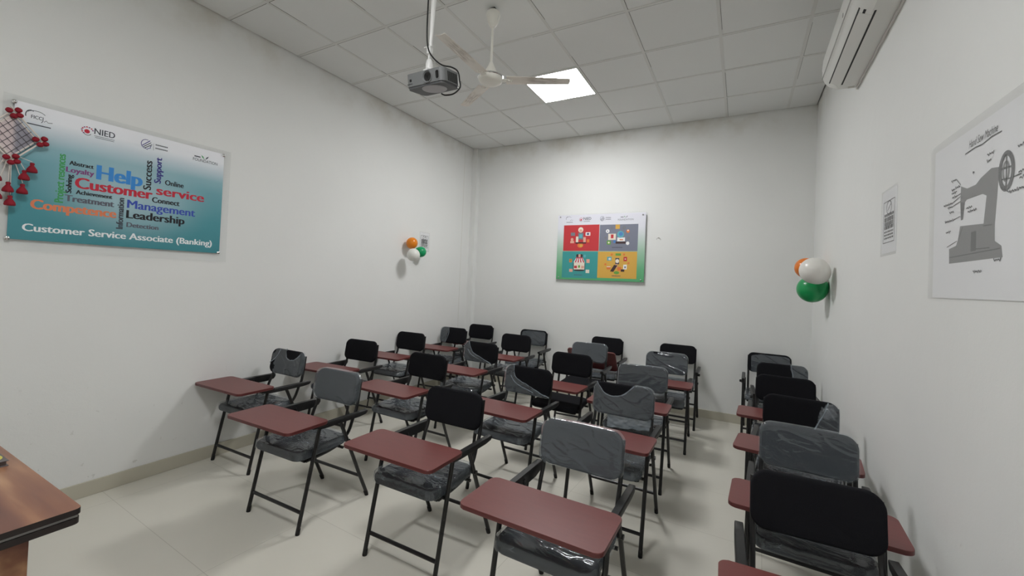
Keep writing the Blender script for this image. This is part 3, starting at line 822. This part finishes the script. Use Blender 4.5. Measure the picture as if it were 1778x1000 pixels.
def logos(bm_, q, S, MI_, to3):
    """the four marks along the head of a print: q(i) gives the (a, b) anchor of mark i, S the scale"""
    a, z = q[0]     # swoosh mark
    stroke(bm_, arc(a+.012*S, z, .020*S, .030*S, 60, 200), .004*S, to3, MI_['sgrey']); stroke(bm_, arc(a+.034*S, z+.004*S, .040*S, .028*S, 150, 30), .0028*S, to3, MI_['sgrey'])
    stroke(bm_, [(a+.055*S, z-.03*S), (a+.062*S, z-.016*S), (a+.066*S, z-.022*S), (a+.074*S, z-.012*S), (a+.082*S, z-.022*S), (a+.10*S, z-.018*S)], .003*S, to3, MI_['sgrey'])
    flat_rect(bm_, a-.002*S, z-.052*S, a+.094*S, z-.046*S, to3, MI_['sgrey'])
    a, z = q[1]     # dotted head mark
    for i in range(9):
        an = math.radians(20+i*26); rr = .026*S
        flat_disc(bm_, a+rr*math.cos(an), z+rr*math.sin(an)*.9, .0045*S, .004*S, to3, MI_['red' if i % 2 else 'purple'], k=8)
    flat_disc(bm_, a-.002*S, z-.004*S, .013*S, .013*S, to3, MI_['red'], k=14); stroke(bm_, arc(a, z-.014*S, .016*S, .014*S, 190, 350, 8), .003*S, to3, MI_['sgrey'])
    flat_rect(bm_, a+.032*S, z-.022*S, a+.130*S, z-.0195*S, to3, MI_['sgrey']); flat_rect(bm_, a+.036*S, z-.032*S, a+.128*S, z-.029*S, to3, MI_['grey'])
    a, z = q[2]     # striped head mark
    stroke(bm_, arc(a, z, .028*S, .032*S, 70, 250, 12), .0035*S, to3, MI_['navy'])
    for i in range(3): stroke(bm_, [(a-.022*S+.006*i*S, z-.014*S-.008*i*S), (a+.020*S+.006*i*S, z+.03*S-.012*i*S)], .0045*S, to3, MI_['sgrey' if i else 'navy'])
    stroke(bm_, [(a+.028*S, z-.004*S), (a+.022*S, z-.014*S), (a+.024*S, z-.022*S), (a+.010*S, z-.026*S), (a+.008*S, z-.036*S), (a-.010*S, z-.026*S)], .004*S, to3, MI_['navy'])
    flat_rect(bm_, a+.040*S, z-.03*S, a+.0415*S, z+.018*S, to3, MI_['grey'])
    for dz in (.008, -.016):
        x = a+.052*S
        while x < a+.12*S:
            flat_rect(bm_, x, z+dz*S, x+.006*S, z+(dz+.008)*S, to3, MI_['sgrey']); x += .008*S
    a, z = q[3]     # small bars and a bird-like leaf mark
    flat_rect(bm_, a-.07*S, z-.006*S, a-.03*S, z+.002*S, to3, MI_['sgrey'])
    for s in (-1, 1):
        flat_poly(bm_, [(a+s*.002*S, z-.014*S), (a+s*.012*S, z+.008*S), (a+s*.026*S, z+.016*S), (a+s*.018*S, z)], to3, MI_['green' if s < 0 else 'sgrey'])
logos(b, [(.770-BY0, 2.362-BZ0), (1.022-BY0, 2.352-BZ0), (1.318-BY0, 2.358-BZ0), (1.678-BY0, 2.362-BZ0)], 1.0, MI, pr3)
obj('print', b, [M_banner] + ink_mats, bn, 0, (.0185, 0, BZ0-2.01), (0, 0, math.pi/2))
for yy, zz in ((.717, 2.417), (1.806, 2.418), (1.803, 1.637), (.719, 1.637)):
    b = BM(); lathe(b, [(0, 0), (.009, 0), (.009, .021), (.011, .021), (.011, .027), (.006, .031), (0, .032)], 16, mat=Matrix.Rotation(math.pi/2, 4, 'Y'))
    obj('bolt', b, M_chrome, bn, 40, (0, yy-1.266, zz-2.01))

# ------------------------------------------------------------------ poster on the back wall
px0, px1, pz0, pz1 = -2.262, -1.067, 1.528, 2.445
PX, PZ = (px0+px1)/2, (pz0+pz1)/2
po = thing('wall_poster', 'poster of four coloured panels on the back wall', 'poster', (PX, YB, PZ))
b = BM(); box(b, (px0-PX, -.030, pz0-PZ), (px1-PX, -.022, pz1-PZ), .001, 1); obj('acrylic_sheet', b, M_acrylic, po, 0)
PINK = dict(sgrey=(76, 78, 88), grey=(120, 122, 130), red=(204, 62, 84), purple=(170, 86, 120), navy=(86, 92, 122), green=(108, 160, 110),
            pred=(194, 56, 62), pgrey=(122, 126, 142), pteal=(62, 152, 150), pyel=(214, 168, 76), cream=(232, 222, 206), white=(238, 238, 238), dark=(64, 44, 46), orange=(224, 124, 62), teal=(96, 172, 184), pink=(222, 168, 150), leaf=(104, 160, 70), blue=(80, 130, 190))
pk = list(PINK); PM = {k_: i+1 for i, k_ in enumerate(pk)}; pmats = [simple('poster_ink_' + k_, srgb(*PINK[k_]), .4) for k_ in pk]
b = BM(); box(b, (px0-PX+.002, -.0015, pz0-PZ+.028), (px1-PX-.006, .0015, pz1-PZ-.012))
def pb3(a, z_, n_): return (a, -.0015-n_, z_)
def R_(x0, z0, x1, z1, c, n_=.0006): flat_rect(b, x0-PX, z0-PZ, x1-PX, z1-PZ, pb3, PM[c], n_)
def D_(x, z, rx, rz, c, n_=.0012, k=16): flat_disc(b, x-PX, z-PZ, rx, rz, pb3, PM[c], n_, k)
R_(-2.170, 1.945, -1.668, 2.296, 'pred'); R_(-1.662, 1.945, -1.163, 2.290, 'pgrey'); R_(-2.176, 1.580, -1.676, 1.938, 'pteal'); R_(-1.674, 1.592, -1.165, 1.938, 'pyel')
def ic(x, z): return (x, z)
# red panel: figure with a machine and small tiles
cx, cz = -1.925, 2.12
D_(cx, cz+.11, .036, .036, 'cream'); D_(cx, cz+.10, .022, .018, 'pink', .0016); R_(cx-.035, cz-.02, cx+.04, cz+.07, 'grey', .0012); R_(cx-.02, cz, cx+.025, cz+.05, 'teal', .0018)
R_(cx-.065, cz-.06, cx-.03, cz+.02, 'cream', .0014); R_(cx+.04, cz-.06, cx+.075, cz+.01, 'pink', .0014); R_(cx-.07, cz-.075, cx+.08, cz-.058, 'dark', .0016)
R_(cx-.14, cz+.03, cx-.08, cz+.075, 'grey', .0012); R_(cx+.07, cz+.03, cx+.135, cz+.075, 'white', .0012); R_(cx+.085, cz+.04, cx+.12, cz+.065, 'navy', .0018)
D_(cx-.12, cz-.02, .02, .022, 'pink'); R_(cx-.145, cz-.07, cx-.09, cz-.04, 'pink', .0012); R_(cx+.09, cz-.06, cx+.125, cz-.02, 'orange', .0012); D_(cx, cz-.10, .042, .032, 'orange'); D_(cx+.01, cz-.105, .022, .018, 'pyel', .0018)
# grey panel: ring of icons round a laptop
cx, cz = -1.425, 2.13
D_(cx+.04, cz+.03, .045, .045, 'teal'); D_(cx+.045, cz+.035, .026, .026, 'blue', .0018); R_(cx-.12, cz-.04, cx-.02, cz+.04, 'cream', .0012); R_(cx-.085, cz-.02, cx-.05, cz+.03, 'pred', .0018)
R_(cx, cz-.06, cx+.10, cz-.01, 'white', .0012); R_(cx+.03, cz-.045, cx+.075, cz-.032, 'orange', .0018); R_(cx-.02, cz-.09, cx+.11, cz-.062, 'dark', .0014); R_(cx-.05, cz-.08, cx-.02, cz-.045, 'blue', .002)
for dx, dz, c, r_ in ((-.13, .075, 'white', .024), (-.075, .115, 'grey', .02), (.0, .13, 'pyel', .028), (.085, .115, 'grey', .024), (.135, .07, 'orange', .022), (.145, -.02, 'grey', .02), (.135, -.085, 'white', .022), (-.11, -.075, 'leaf', .026), (-.155, -.01, 'grey', .016)):
    if c in ('pyel', 'leaf'): R_(cx+dx-r_, cz+dz-r_, cx+dx+r_, cz+dz+r_, c, .0012)
    else: D_(cx+dx, cz+dz, r_, r_, c)
D_(cx-.13, cz+.075, .008, .008, 'navy', .002); D_(cx-.11, cz-.075, .012, .012, 'cream', .002); D_(cx+.135, cz+.08, .01, .01, 'cream', .002)
for i in range(12): R_(cx-.065+i*.0115, cz-.143, cx-.057+i*.0115, cz-.133, 'sgrey', .0012)
# teal panel: shop with striped awning
cx, cz = -1.93, 1.76
D_(cx-.0, cz-.075, .08, .012, 'dark', .0010); R_(cx-.075, cz-.065, cx+.075, cz+.04, 'cream', .0012)
flat_poly(b, [(cx-PX-.08, cz-PZ+.03), (cx-PX+.08, cz-PZ+.03), (cx-PX+.05, cz-PZ+.085), (cx-PX-.05, cz-PZ+.085)], pb3, PM['white'], .0016)
for i in range(4): flat_poly(b, [(cx-PX-.065+.04*i, cz-PZ+.03), (cx-PX-.045+.04*i, cz-PZ+.03), (cx-PX-.03+.024*i, cz-PZ+.085), (cx-PX-.042+.024*i, cz-PZ+.085)], pb3, PM['pred'], .002)
R_(cx-.05, cz+.085, cx+.05, cz+.098, 'red', .0018); R_(cx-.085, cz-.07, cx-.078, cz+.02, 'dark', .0014); R_(cx+.078, cz-.07, cx+.085, cz+.02, 'dark', .0014)
R_(cx-.07, cz-.05, cx-.03, cz-.015, 'pred', .002); D_(cx, cz-.025, .014, .02, 'leaf', .002); R_(cx+.03, cz-.05, cx+.07, cz-.015, 'pink', .002)
for dx, c in ((-.03, 'dark'), (.03, 'dark'), (0, 'pink')): D_(cx+dx, cz+.12, .017, .022, c)
D_(cx+.075, cz+.115, .016, .02, 'teal')
R_(cx-.145, cz+.03, cx-.105, cz+.075, 'orange', .0012); D_(cx-.125, cz+.055, .012, .012, 'leaf', .002); R_(cx+.10, cz+.025, cx+.145, cz+.075, 'pink', .0012); R_(cx-.14, cz-.10, cx-.09, cz-.06, 'pink', .0012); R_(cx+.095, cz-.11, cx+.145, cz-.065, 'cream', .0012)
for i in range(10): R_(cx-.065+i*.0115, cz-.145, cx-.057+i*.0115, cz-.133, 'navy', .0012)
# yellow panel: hands, tablet and small tokens
cx, cz = -1.42, 1.77
flat_poly(b, [(cx-PX-.085, cz-PZ-.09), (cx-PX-.04, cz-PZ-.095), (cx-PX+.01, cz-PZ-.01), (cx-PX-.035, cz-PZ-.005)], pb3, PM['dark'], .0014)
R_(cx-.02, cz+.005, cx+.03, cz+.085, 'sgrey', .0012); D_(cx+.005, cz+.045, .024, .026, 'cream', .002); R_(cx-.015, cz-.04, cx+.01, cz+.01, 'pink', .0012); R_(cx+.01, cz-.08, cx+.06, cz-.03, 'orange', .0012)
R_(cx+.055, cz-.09, cx+.10, cz-.06, 'dark', .0016); R_(cx+.085, cz-.06, cx+.13, cz+.0, 'white', .0012); R_(cx+.10, cz-.045, cx+.118, cz-.02, 'grey', .002)
R_(cx-.13, cz+.05, cx-.07, cz+.10, 'teal', .0012); D_(cx-.095, cz+.072, .016, .014, 'cream', .002); R_(cx-.02, cz+.115, cx+.05, cz+.145, 'leaf', .0012); R_(cx+.085, cz+.045, cx+.13, cz+.10, 'pred', .0012); R_(cx+.10, cz+.065, cx+.115, cz+.08, 'cream', .002)
R_(cx-.13, cz-.065, cx-.08, cz-.02, 'orange', .0012); R_(cx-.13, cz-.035, cx-.08, cz-.025, 'cream', .002); D_(cx+.0, cz-.105, .036, .02, 'leaf')
for dx, dz in ((-.07, .13), (.09, .13), (-.15, .0), (.15, .02)): D_(cx+dx, cz+dz, .014, .014, 'orange')
for i in range(10): R_(cx-.06+i*.0115, cz-.152, cx-.052+i*.0115, cz-.141, 'sgrey', .0012)
logos(b, [(-2.135-PX, 2.383-PZ), (-1.925-PX, 2.368-PZ), (-1.635-PX, 2.372-PZ), (-1.325-PX, 2.385-PZ)], .95, PM, pb3)
text_into(b, 'NIED', -1.892-PX, -1.785-PX, 2.362-PZ, .036, pb3, PM['sgrey'], bold=.008)
text_into(b, 'FOUNDATION', -1.425-PX, -1.225-PX, 2.340-PZ, .022, pb3, PM['grey'], bold=0)
obj('print', b, [M_poster] + pmats, po, 0, (0, -.0325, 0))
for xx, zz in ((-2.225, 2.412), (-1.108, 2.405), (-1.112, 1.578), (-2.225, 1.585)):
    b = BM(); lathe(b, [(0, 0), (.008, 0), (.008, .034), (.010, .034), (.010, .039), (.005, .042), (0, .042)], 14, mat=Matrix.Rotation(math.pi/2, 4, 'X'))
    obj('bolt', b, simple('steel_bolt', (.35, .35, .36, 1), .3, metal=1) if 'steel_bolt' not in bpy.data.materials else bpy.data.materials['steel_bolt'], po, 40, (xx-PX, 0, zz-PZ))
# old hook and mark left on the plaster beside the poster
b = BM(); stroke(b, arc(-.917, 2.070, .028, .045, 150, 20, 10), .005, lambda a, z_, n_: (a, YB-.001, z_), 0); lathe(b, [(0, 0), (.006, .001), (.004, .012), (0, .013)], 10, mat=Matrix.Translation((-.915, YB, 2.112)) @ Matrix.Rotation(math.pi/2, 4, 'X'))
tag(obj('wall_hook', b, simple('worn_hook', srgb(150, 146, 140), .5)), 'small metal hook stub on the back wall right of the poster', 'hook')

# ------------------------------------------------------------------ sewing machine drawing on the right wall
dy0, dz0 = 1.95, 1.80
dr = thing('wall_drawing', 'pencil drawing of a sewing machine in a clear sleeve on the right wall', 'drawing', (XR, dy0, dz0))
def dw3(a, z_, n_): return (-.0035-n_, a-dy0, z_-dz0)       # a is the room's y
b = BM(); box(b, (-.006, 1.10-dy0, 1.508-dz0), (-.0045, 2.262-dy0, 2.112-dz0)); obj('plastic_sleeve', b, M_sleeve, dr, 0)
b = BM(); box(b, (-.003, 1.12-dy0, 1.512-dz0), (0, 2.225-dy0, 2.085-dz0))
def dpoly(pts, mi, n_=0): flat_poly(b, pts, lambda a, z_, q: (-.0032-n_, a-dy0, z_-dz0), mi)
body_ = [(2.000, 1.905), (1.955, 1.888), (1.895, 1.888), (1.865, 1.902), (1.800, 1.918), (1.755, 1.910), (1.762, 1.84), (1.774, 1.74), (1.835, 1.762), (1.826, 1.838), (1.850, 1.848), (1.955, 1.850), (1.968, 1.843), (1.985, 1.785), (1.998, 1.785), (2.003, 1.850)]
dpoly([(2.000, 1.905), (1.955, 1.888), (1.955, 1.850), (1.968, 1.843), (2.003, 1.850)], 1)
dpoly([(1.955, 1.888), (1.895, 1.888), (1.865, 1.902), (1.850, 1.848), (1.955, 1.850)], 1)
dpoly([(1.865, 1.902), (1.800, 1.918), (1.755, 1.910), (1.762, 1.84), (1.826, 1.838), (1.850, 1.848)], 1)
dpoly([(1.826, 1.838), (1.762, 1.84), (1.774, 1.74), (1.842, 1.745)], 1)
dpoly([(2.003, 1.850), (1.968, 1.843), (1.980, 1.785), (1.996, 1.785)], 2)
dpoly([(2.000, 1.765), (1.842, 1.752), (1.774, 1.74), (1.772, 1.69), (1.735, 1.672), (1.728, 1.638), (2.081, 1.638), (2.084, 1.692), (2.020, 1.700)], 1, .0001)
dpoly([(1.92, 1.735), (1.885, 1.735), (1.885, 1.67), (1.92, 1.67)], 2, .0003)
for a0, z0, a1, z1 in ((2.08, 1.66, 1.74, 1.665), (1.90, 1.676, 1.80, 1.672), (2.03, 1.69, 1.98, 1.76), (1.842, 1.745, 1.79, 1.742)):
    stroke(b, [(a0, z0), (a1, z1)], .004, lambda a, z_, q: (-.0038, a-dy0, z_-dz0), 2)
stroke(b, arc(1.716, 1.888, .034, .052, 0, 360, 28), .016, dw3, 2); stroke(b, arc(1.718, 1.888, .015, .028, 0, 360, 20), .007, dw3, 1)
stroke(b, [(1.745, 1.90), (1.69, 1.895)], .006, dw3, 2); stroke(b, [(1.74, 1.868), (1.695, 1.862), (1.64, 1.862)], .004, dw3, 3); stroke(b, [(1.716, 1.935), (1.716, 1.84)], .006, dw3, 2)
text_into(b, 'Hand Sew Machine', -1.945, -1.765, 2.022, .026, lambda a, z_, n_: dw3(-a, z_, n_), 3, bold=0, shear=.3)
stroke(b, [(1.972, 2.010), (1.90, 2.013), (1.86, 2.009), (1.80, 2.016), (1.743, 2.014)], .004, dw3, 3)
def scribble(y0, y1, z, h=.010, s=0, mi=3):
    n_ = max(6, int(abs(y1-y0)/.0045)); pts = [(y0+(y1-y0)*i/n_, z+h*(.5+.5*math.sin(i*2.4+s)*(.6+.4*math.sin(i*.9+s)))-h*.5) for i in range(n_+1)]
    stroke(b, pts, .0042, dw3, mi)
for i, (y0, y1, z) in enumerate(((2.075, 2.035, 1.938), (2.07, 2.045, 1.905), (2.04, 2.005, 1.908), (2.07, 2.03, 1.893), (2.065, 2.03, 1.877), (2.135, 2.06, 1.858), (2.10, 2.06, 1.845), (2.085, 2.05, 1.825), (2.12, 2.045, 1.795), (2.11, 2.07, 1.755), (1.955, 1.915, 1.820), (1.945, 1.885, 1.806),
     (1.915, 1.905, 1.932), (1.825, 1.785, 1.965), (1.825, 1.80, 1.945), (1.66, 1.62, 1.943), (1.655, 1.60, 1.87), (1.65, 1.60, 1.852), (1.70, 1.60, 1.823), (1.90, 1.845, 1.602), (1.775, 1.735, 1.632))):
    scribble(y0, y1, z, .012, i)
for a0, z0, a1, z1 in ((2.03, 1.877, 2.0, 1.880), (2.06, 1.858, 2.0, 1.870), (2.06, 1.845, 2.0, 1.852), (2.045, 1.795, 2.0, 1.80), (2.10, 1.70, 2.02, 1.715), (1.70, 1.823, 1.745, 1.845), (2.035, 1.938, 2.0, 1.91)):
    stroke(b, [(a0, z0), (a1, z1)], .0028, dw3, 3)
obj('paper_sheet', b, [M_paper, M_pencil, M_pencil2, M_ink], dr, 0)

# ------------------------------------------------------------------ notices on the side walls
def notice(wall, y0, y1, z0, z1, label):
    s = 1 if wall == 'left' else -1; x = XL if wall == 'left' else XR
    t = thing('notice', label, 'notice', (x, (y0+y1)/2, (z0+z1)/2), group='small printed notices on the side walls')
    yc, zc = (y0+y1)/2, (z0+z1)/2; hw, hh = (y1-y0)/2, (z1-z0)/2
    b = BM(); box(b, (0, -hw, -hh), (s*.002, hw, hh))
    q = lambda a, z_, n_: (s*(.002+n_), s*a, z_)
    iw, ih0, ih1 = hw*.78, -hh*.66, hh*.66
    for A in (((-iw, ih0), (iw, ih0)), ((iw, ih0), (iw, ih1)), ((iw, ih1), (-iw, ih1)), ((-iw, ih1), (-iw, ih0))): stroke(b, A, .004, q, 1)
    stroke(b, arc(0, hh*.44, hw*.34, hw*.30, 0, 360, 18), .006, q, 1); stroke(b, [(-hw*.2, hh*.36), (hw*.25, hh*.54)], .005, q, 1)
    random.seed(5)
    for i, (zz, h_) in enumerate(((.22, .014), (.08, .022), (-.06, .02), (-.18, .018), (-.32, .009), (-.42, .009), (-.52, .009))):
        a = -iw*.8
        while a < iw*.8:
            L = random.uniform(.012, .03)
            flat_rect(b, a, hh*zz-h_/2, min(a+L, iw*.85), hh*zz+h_/2, q, 1); a += L+.006
    obj('paper_sheet', b, [M_paper, M_ink], t, 0)
    b = BM(); box(b, (s*.0032, -hw*1.1, -hh*1.08), (s*.0042, hw*1.1, hh*1.06)); obj('plastic_sleeve', b, M_sleeve, t, 0)
notice('left', 4.168, 4.346, 1.855, 2.092, 'small printed notice on the left wall above the green balloon')
notice('right', 2.69, 2.925, 1.735, 2.065, 'small printed notice in a clear sleeve on the right wall beside the drawing')

# ------------------------------------------------------------------ balloons
def balloon(x, y, z, r, col, label, knot, group):
    M, t_, p = new_mat('balloon_rubber'); p.inputs['Base Color'].default_value = srgb(*col); p.inputs['Roughness'].default_value = .28
    p.inputs['Subsurface Weight'].default_value = .0
    t = thing('balloon', label, 'balloon', (x, y, z), group=group)
    d = Vector(knot).normalized(); mt = d.to_track_quat('Z', 'Y').to_matrix().to_4x4()
    b = BM(); prof_ = []
    for i in range(25):
        a = math.pi*i/24; zz = -math.cos(a); rr = math.sin(a)
        if zz > .5: zz = .5 + (zz-.5)*1.25
        prof_.append((rr*r if 0 < i < 24 else 0, zz*r))
    lathe(b, prof_, 36, mat=mt); sk = obj('skin', b, M, t, 80)
    b = BM(); lathe(b, [(.004, 1.09*r), (.006, 1.12*r), (.004, 1.15*r), (.010, 1.20*r), (.006, 1.205*r), (0, 1.18*r)], 14, mat=mt); obj('knot', b, M, t, 60)
balloon(XL+.095, 3.925, 1.924, .070, (228, 132, 22), 'orange balloon of the cluster on the left wall', (-.5, .3, -.7), 'balloons on the left wall')
balloon(XL+.185, 3.860, 1.772, .078, (222, 222, 216), 'white balloon of the cluster on the left wall', (-.6, .3, .5), 'balloons on the left wall')
balloon(XL+.085, 4.105, 1.828, .068, (12, 158, 98), 'green balloon of the cluster on the left wall', (-.5, -.6, .2), 'balloons on the left wall')
balloon(XR-.138, 4.20, 1.694, .109, (226, 224, 218), 'white balloon of the cluster on the right wall', (.6, .2, -.5), 'balloons on the right wall')
balloon(XR-.119, 4.45, 1.542, .117, (20, 150, 84), 'green balloon at the bottom of the right wall cluster', (.6, 0, .7), 'balloons on the right wall')
balloon(XR-.150, 4.60, 1.735, .092, (226, 122, 34), 'orange balloon half hidden behind the white one on the right wall', (.6, -.5, -.3), 'balloons on the right wall')

# ------------------------------------------------------------------ yarn wall hanging over the banner corner
HY, HZ = .712, 2.216
hg = thing('wall_hanging', 'white stick wall hanging with red yarn flowers and tassels over the banner corner', 'wall hanging', (XL+.05, HY, HZ))
h1, h2 = .105, .132
cn = {'top': (0, h2), 'right': (h1, 0), 'bottom': (0, -h2), 'left': (-h1, 0)}
for A, B in (('top', 'right'), ('right', 'bottom'), ('bottom', 'left'), ('left', 'top')):
    a, c = Vector(cn[A]), Vector(cn[B]); d = (c-a).normalized(); nn = Vector((-d.y, d.x))
    for k_ in (-1, 1):
        p0 = a - d*.03 + nn*.008*k_; p1 = c + d*.035 + nn*.008*k_
        b = BM(); tube(b, [(.004*k_, p0.x, p0.y), (.004*k_, p1.x, p1.y)], .0042, 8); obj('stick', b, M_stick, hg)
b = BM()
for i in range(1, 6):
    f = i/6
    for (A, B, C_, D) in (('top', 'right', 'left', 'bottom'), ('top', 'left', 'right', 'bottom')):
        p = Vector(cn[A]).lerp(Vector(cn[B]), f); q = Vector(cn[C_]).lerp(Vector(cn[D]), f)
        tube(b, [(0, p.x, p.y), (0, q.x, q.y)], .0014, 5)
obj('net', b, M_net, hg)
b = BM(); prism(b, [(h1*.97*math.cos(a), h2*.97*math.sin(a)) for a in (0, math.pi/2, math.pi, 3*math.pi/2)], -.0045, -.0025, lambda a, c, d: (d, a, c))
MB_, t_, p_ = new_mat('pale_cloth_backing'); k_ = NT(t_)
sp_b = k_.n('ShaderNodeSeparateXYZ'); k_.link(k_.n('ShaderNodeTexCoord').outputs['Object'], sp_b.inputs[0])
k_.link(k_.mix(k_.smooth(sp_b.outputs[1], -.005, .02), srgb(214, 198, 198), srgb(150, 148, 158)), p_.inputs['Base Color']); p_.inputs['Roughness'].default_value = .8
obj('cloth_backing', b, MB_, hg, 0)
def pom(y, z, r, x=.012):
    b = BM(); bmesh.ops.create_icosphere(b, subdivisions=3, radius=r)
    for v in b.verts: v.co *= 1+.12*noise.noise(v.co*90)
    obj('yarn_flower', b, M_red, hg, 80, (x, y, z))
for nm, (y, z) in cn.items():
    for dy_, dz_ in ((-.020, .004), (.014, .016), (.020, -.012), (-.002, -.022)): pom(y+dy_, z+dz_, .0145)
def tassel(y, z, s=.8):
    b = BM(); lathe(b, [(0, .032*s), (.010*s, .030*s), (.013*s, .020*s), (.009*s, .012*s), (.014*s, .004*s), (.026*s, -.016*s), (.029*s, -.034*s), (.025*s, -.040*s), (0, -.040*s)], 18)
    for v in b.verts:
        if v.co.z < 0: v.co.xy = v.co.xy*(1+.10*math.sin(9*math.atan2(v.co.y, v.co.x)))
    obj('tassel', b, M_red, hg, 60, (.012, y-HY, z-HZ))
for y, z in ((.790, 2.055), (.762, 2.005), (.758, 1.925), (.705, 1.925), (.715, 1.850), (.66, 1.98), (.665, 1.88), (.64, 2.06)): tassel(y, z)
b = BM()
for y, z, y2, z2 in ((.79, 2.085, .745, 2.10), (.762, 2.035, .735, 2.095), (.758, 1.955, .72, 2.09), (.705, 1.955, .708, 2.09), (.715, 1.88, .712, 2.09), (.66, 2.01, .69, 2.09), (.665, 1.91, .70, 2.09), (.64, 2.09, .66, 2.15)):
    tube(b, [(.012, y-HY, z-HZ), (.004, y2-HY, z2-HZ)], .0018, 5)
obj('cord', b, M_stick, hg)

# ------------------------------------------------------------------ teacher's table and book
tx0, tx1, ty0, ty1, tz = -3.12, -1.772, -.16, .528, .76
tb = thing('table', 'walnut laminate table at the lower left, layered dark edge', 'table', ((tx0+tx1)/2, (ty0+ty1)/2, 0))
ox, oy = (tx0+tx1)/2, (ty0+ty1)/2
def tbox(name, lo, hi, mats, bev=.004, parent=tb, seg=2):
    b = BM(); box(b, (lo[0]-ox, lo[1]-oy, lo[2]), (hi[0]-ox, hi[1]-oy, hi[2]), bev, seg); return obj(name, b, mats, parent)
b = BM(); prism(b, [(x, y) for x, y in rrect((tx1-tx0)/2, (ty1-ty0)/2, .018, 5)], tz-.018, tz, lambda a, c, d: (a, c, d), 1)
for f in b.faces:
    if len(f.verts) > 4: f.material_index = 0
top = obj('table_top', b, [M_wood, M_tblack], tb, 30)
tbox('groove_strip', (tx0+.008, ty0+.008, tz-.028), (tx1-.008, ty1-.008, tz-.0182), M_groove, 0, top)
b = BM(); prism(b, rrect((tx1-tx0)/2-.002, (ty1-ty0)/2-.002, .018, 5), tz-.047, tz-.0282, lambda a, c, d: (a, c, d))
obj('lower_slab', b, M_tblack, tb, 30)
for xx in (tx1-.055, tx0+.03):
    tbox('side_panel', (xx, ty0+.05, 0), (xx+.025, ty1-.10, tz-.047), M_wood)
tbox('modesty_panel', (tx0+.055, ty1-.16, .12), (tx1-.055, ty1-.142, tz-.0475), M_wood)
bk = thing('book', 'grey book with a yellow design lying on the table', 'book', (-2.49, .40, tz))
b = BM(); box(b, (-.14, -.10, .001), (.14, .09, .018), .002, 1); obj('page_block', b, M_book, bk)
for nm, z0 in (('front_cover', .018), ('back_cover', 0)):
    b = BM(); box(b, (-.145, -.105, z0), (.145, .095, z0+.0025), .001, 1)
    if nm == 'front_cover': flat_disc(b, .085, .066, .040, .024, lambda a, c, d: (a, c, z0+.0025+d), 1); flat_rect(b, .0, -.06, .12, -.02, lambda a, c, d: (a, c, z0+.0025+d), 1)
    obj(nm, b, [M_book, M_yellow], bk, 30)
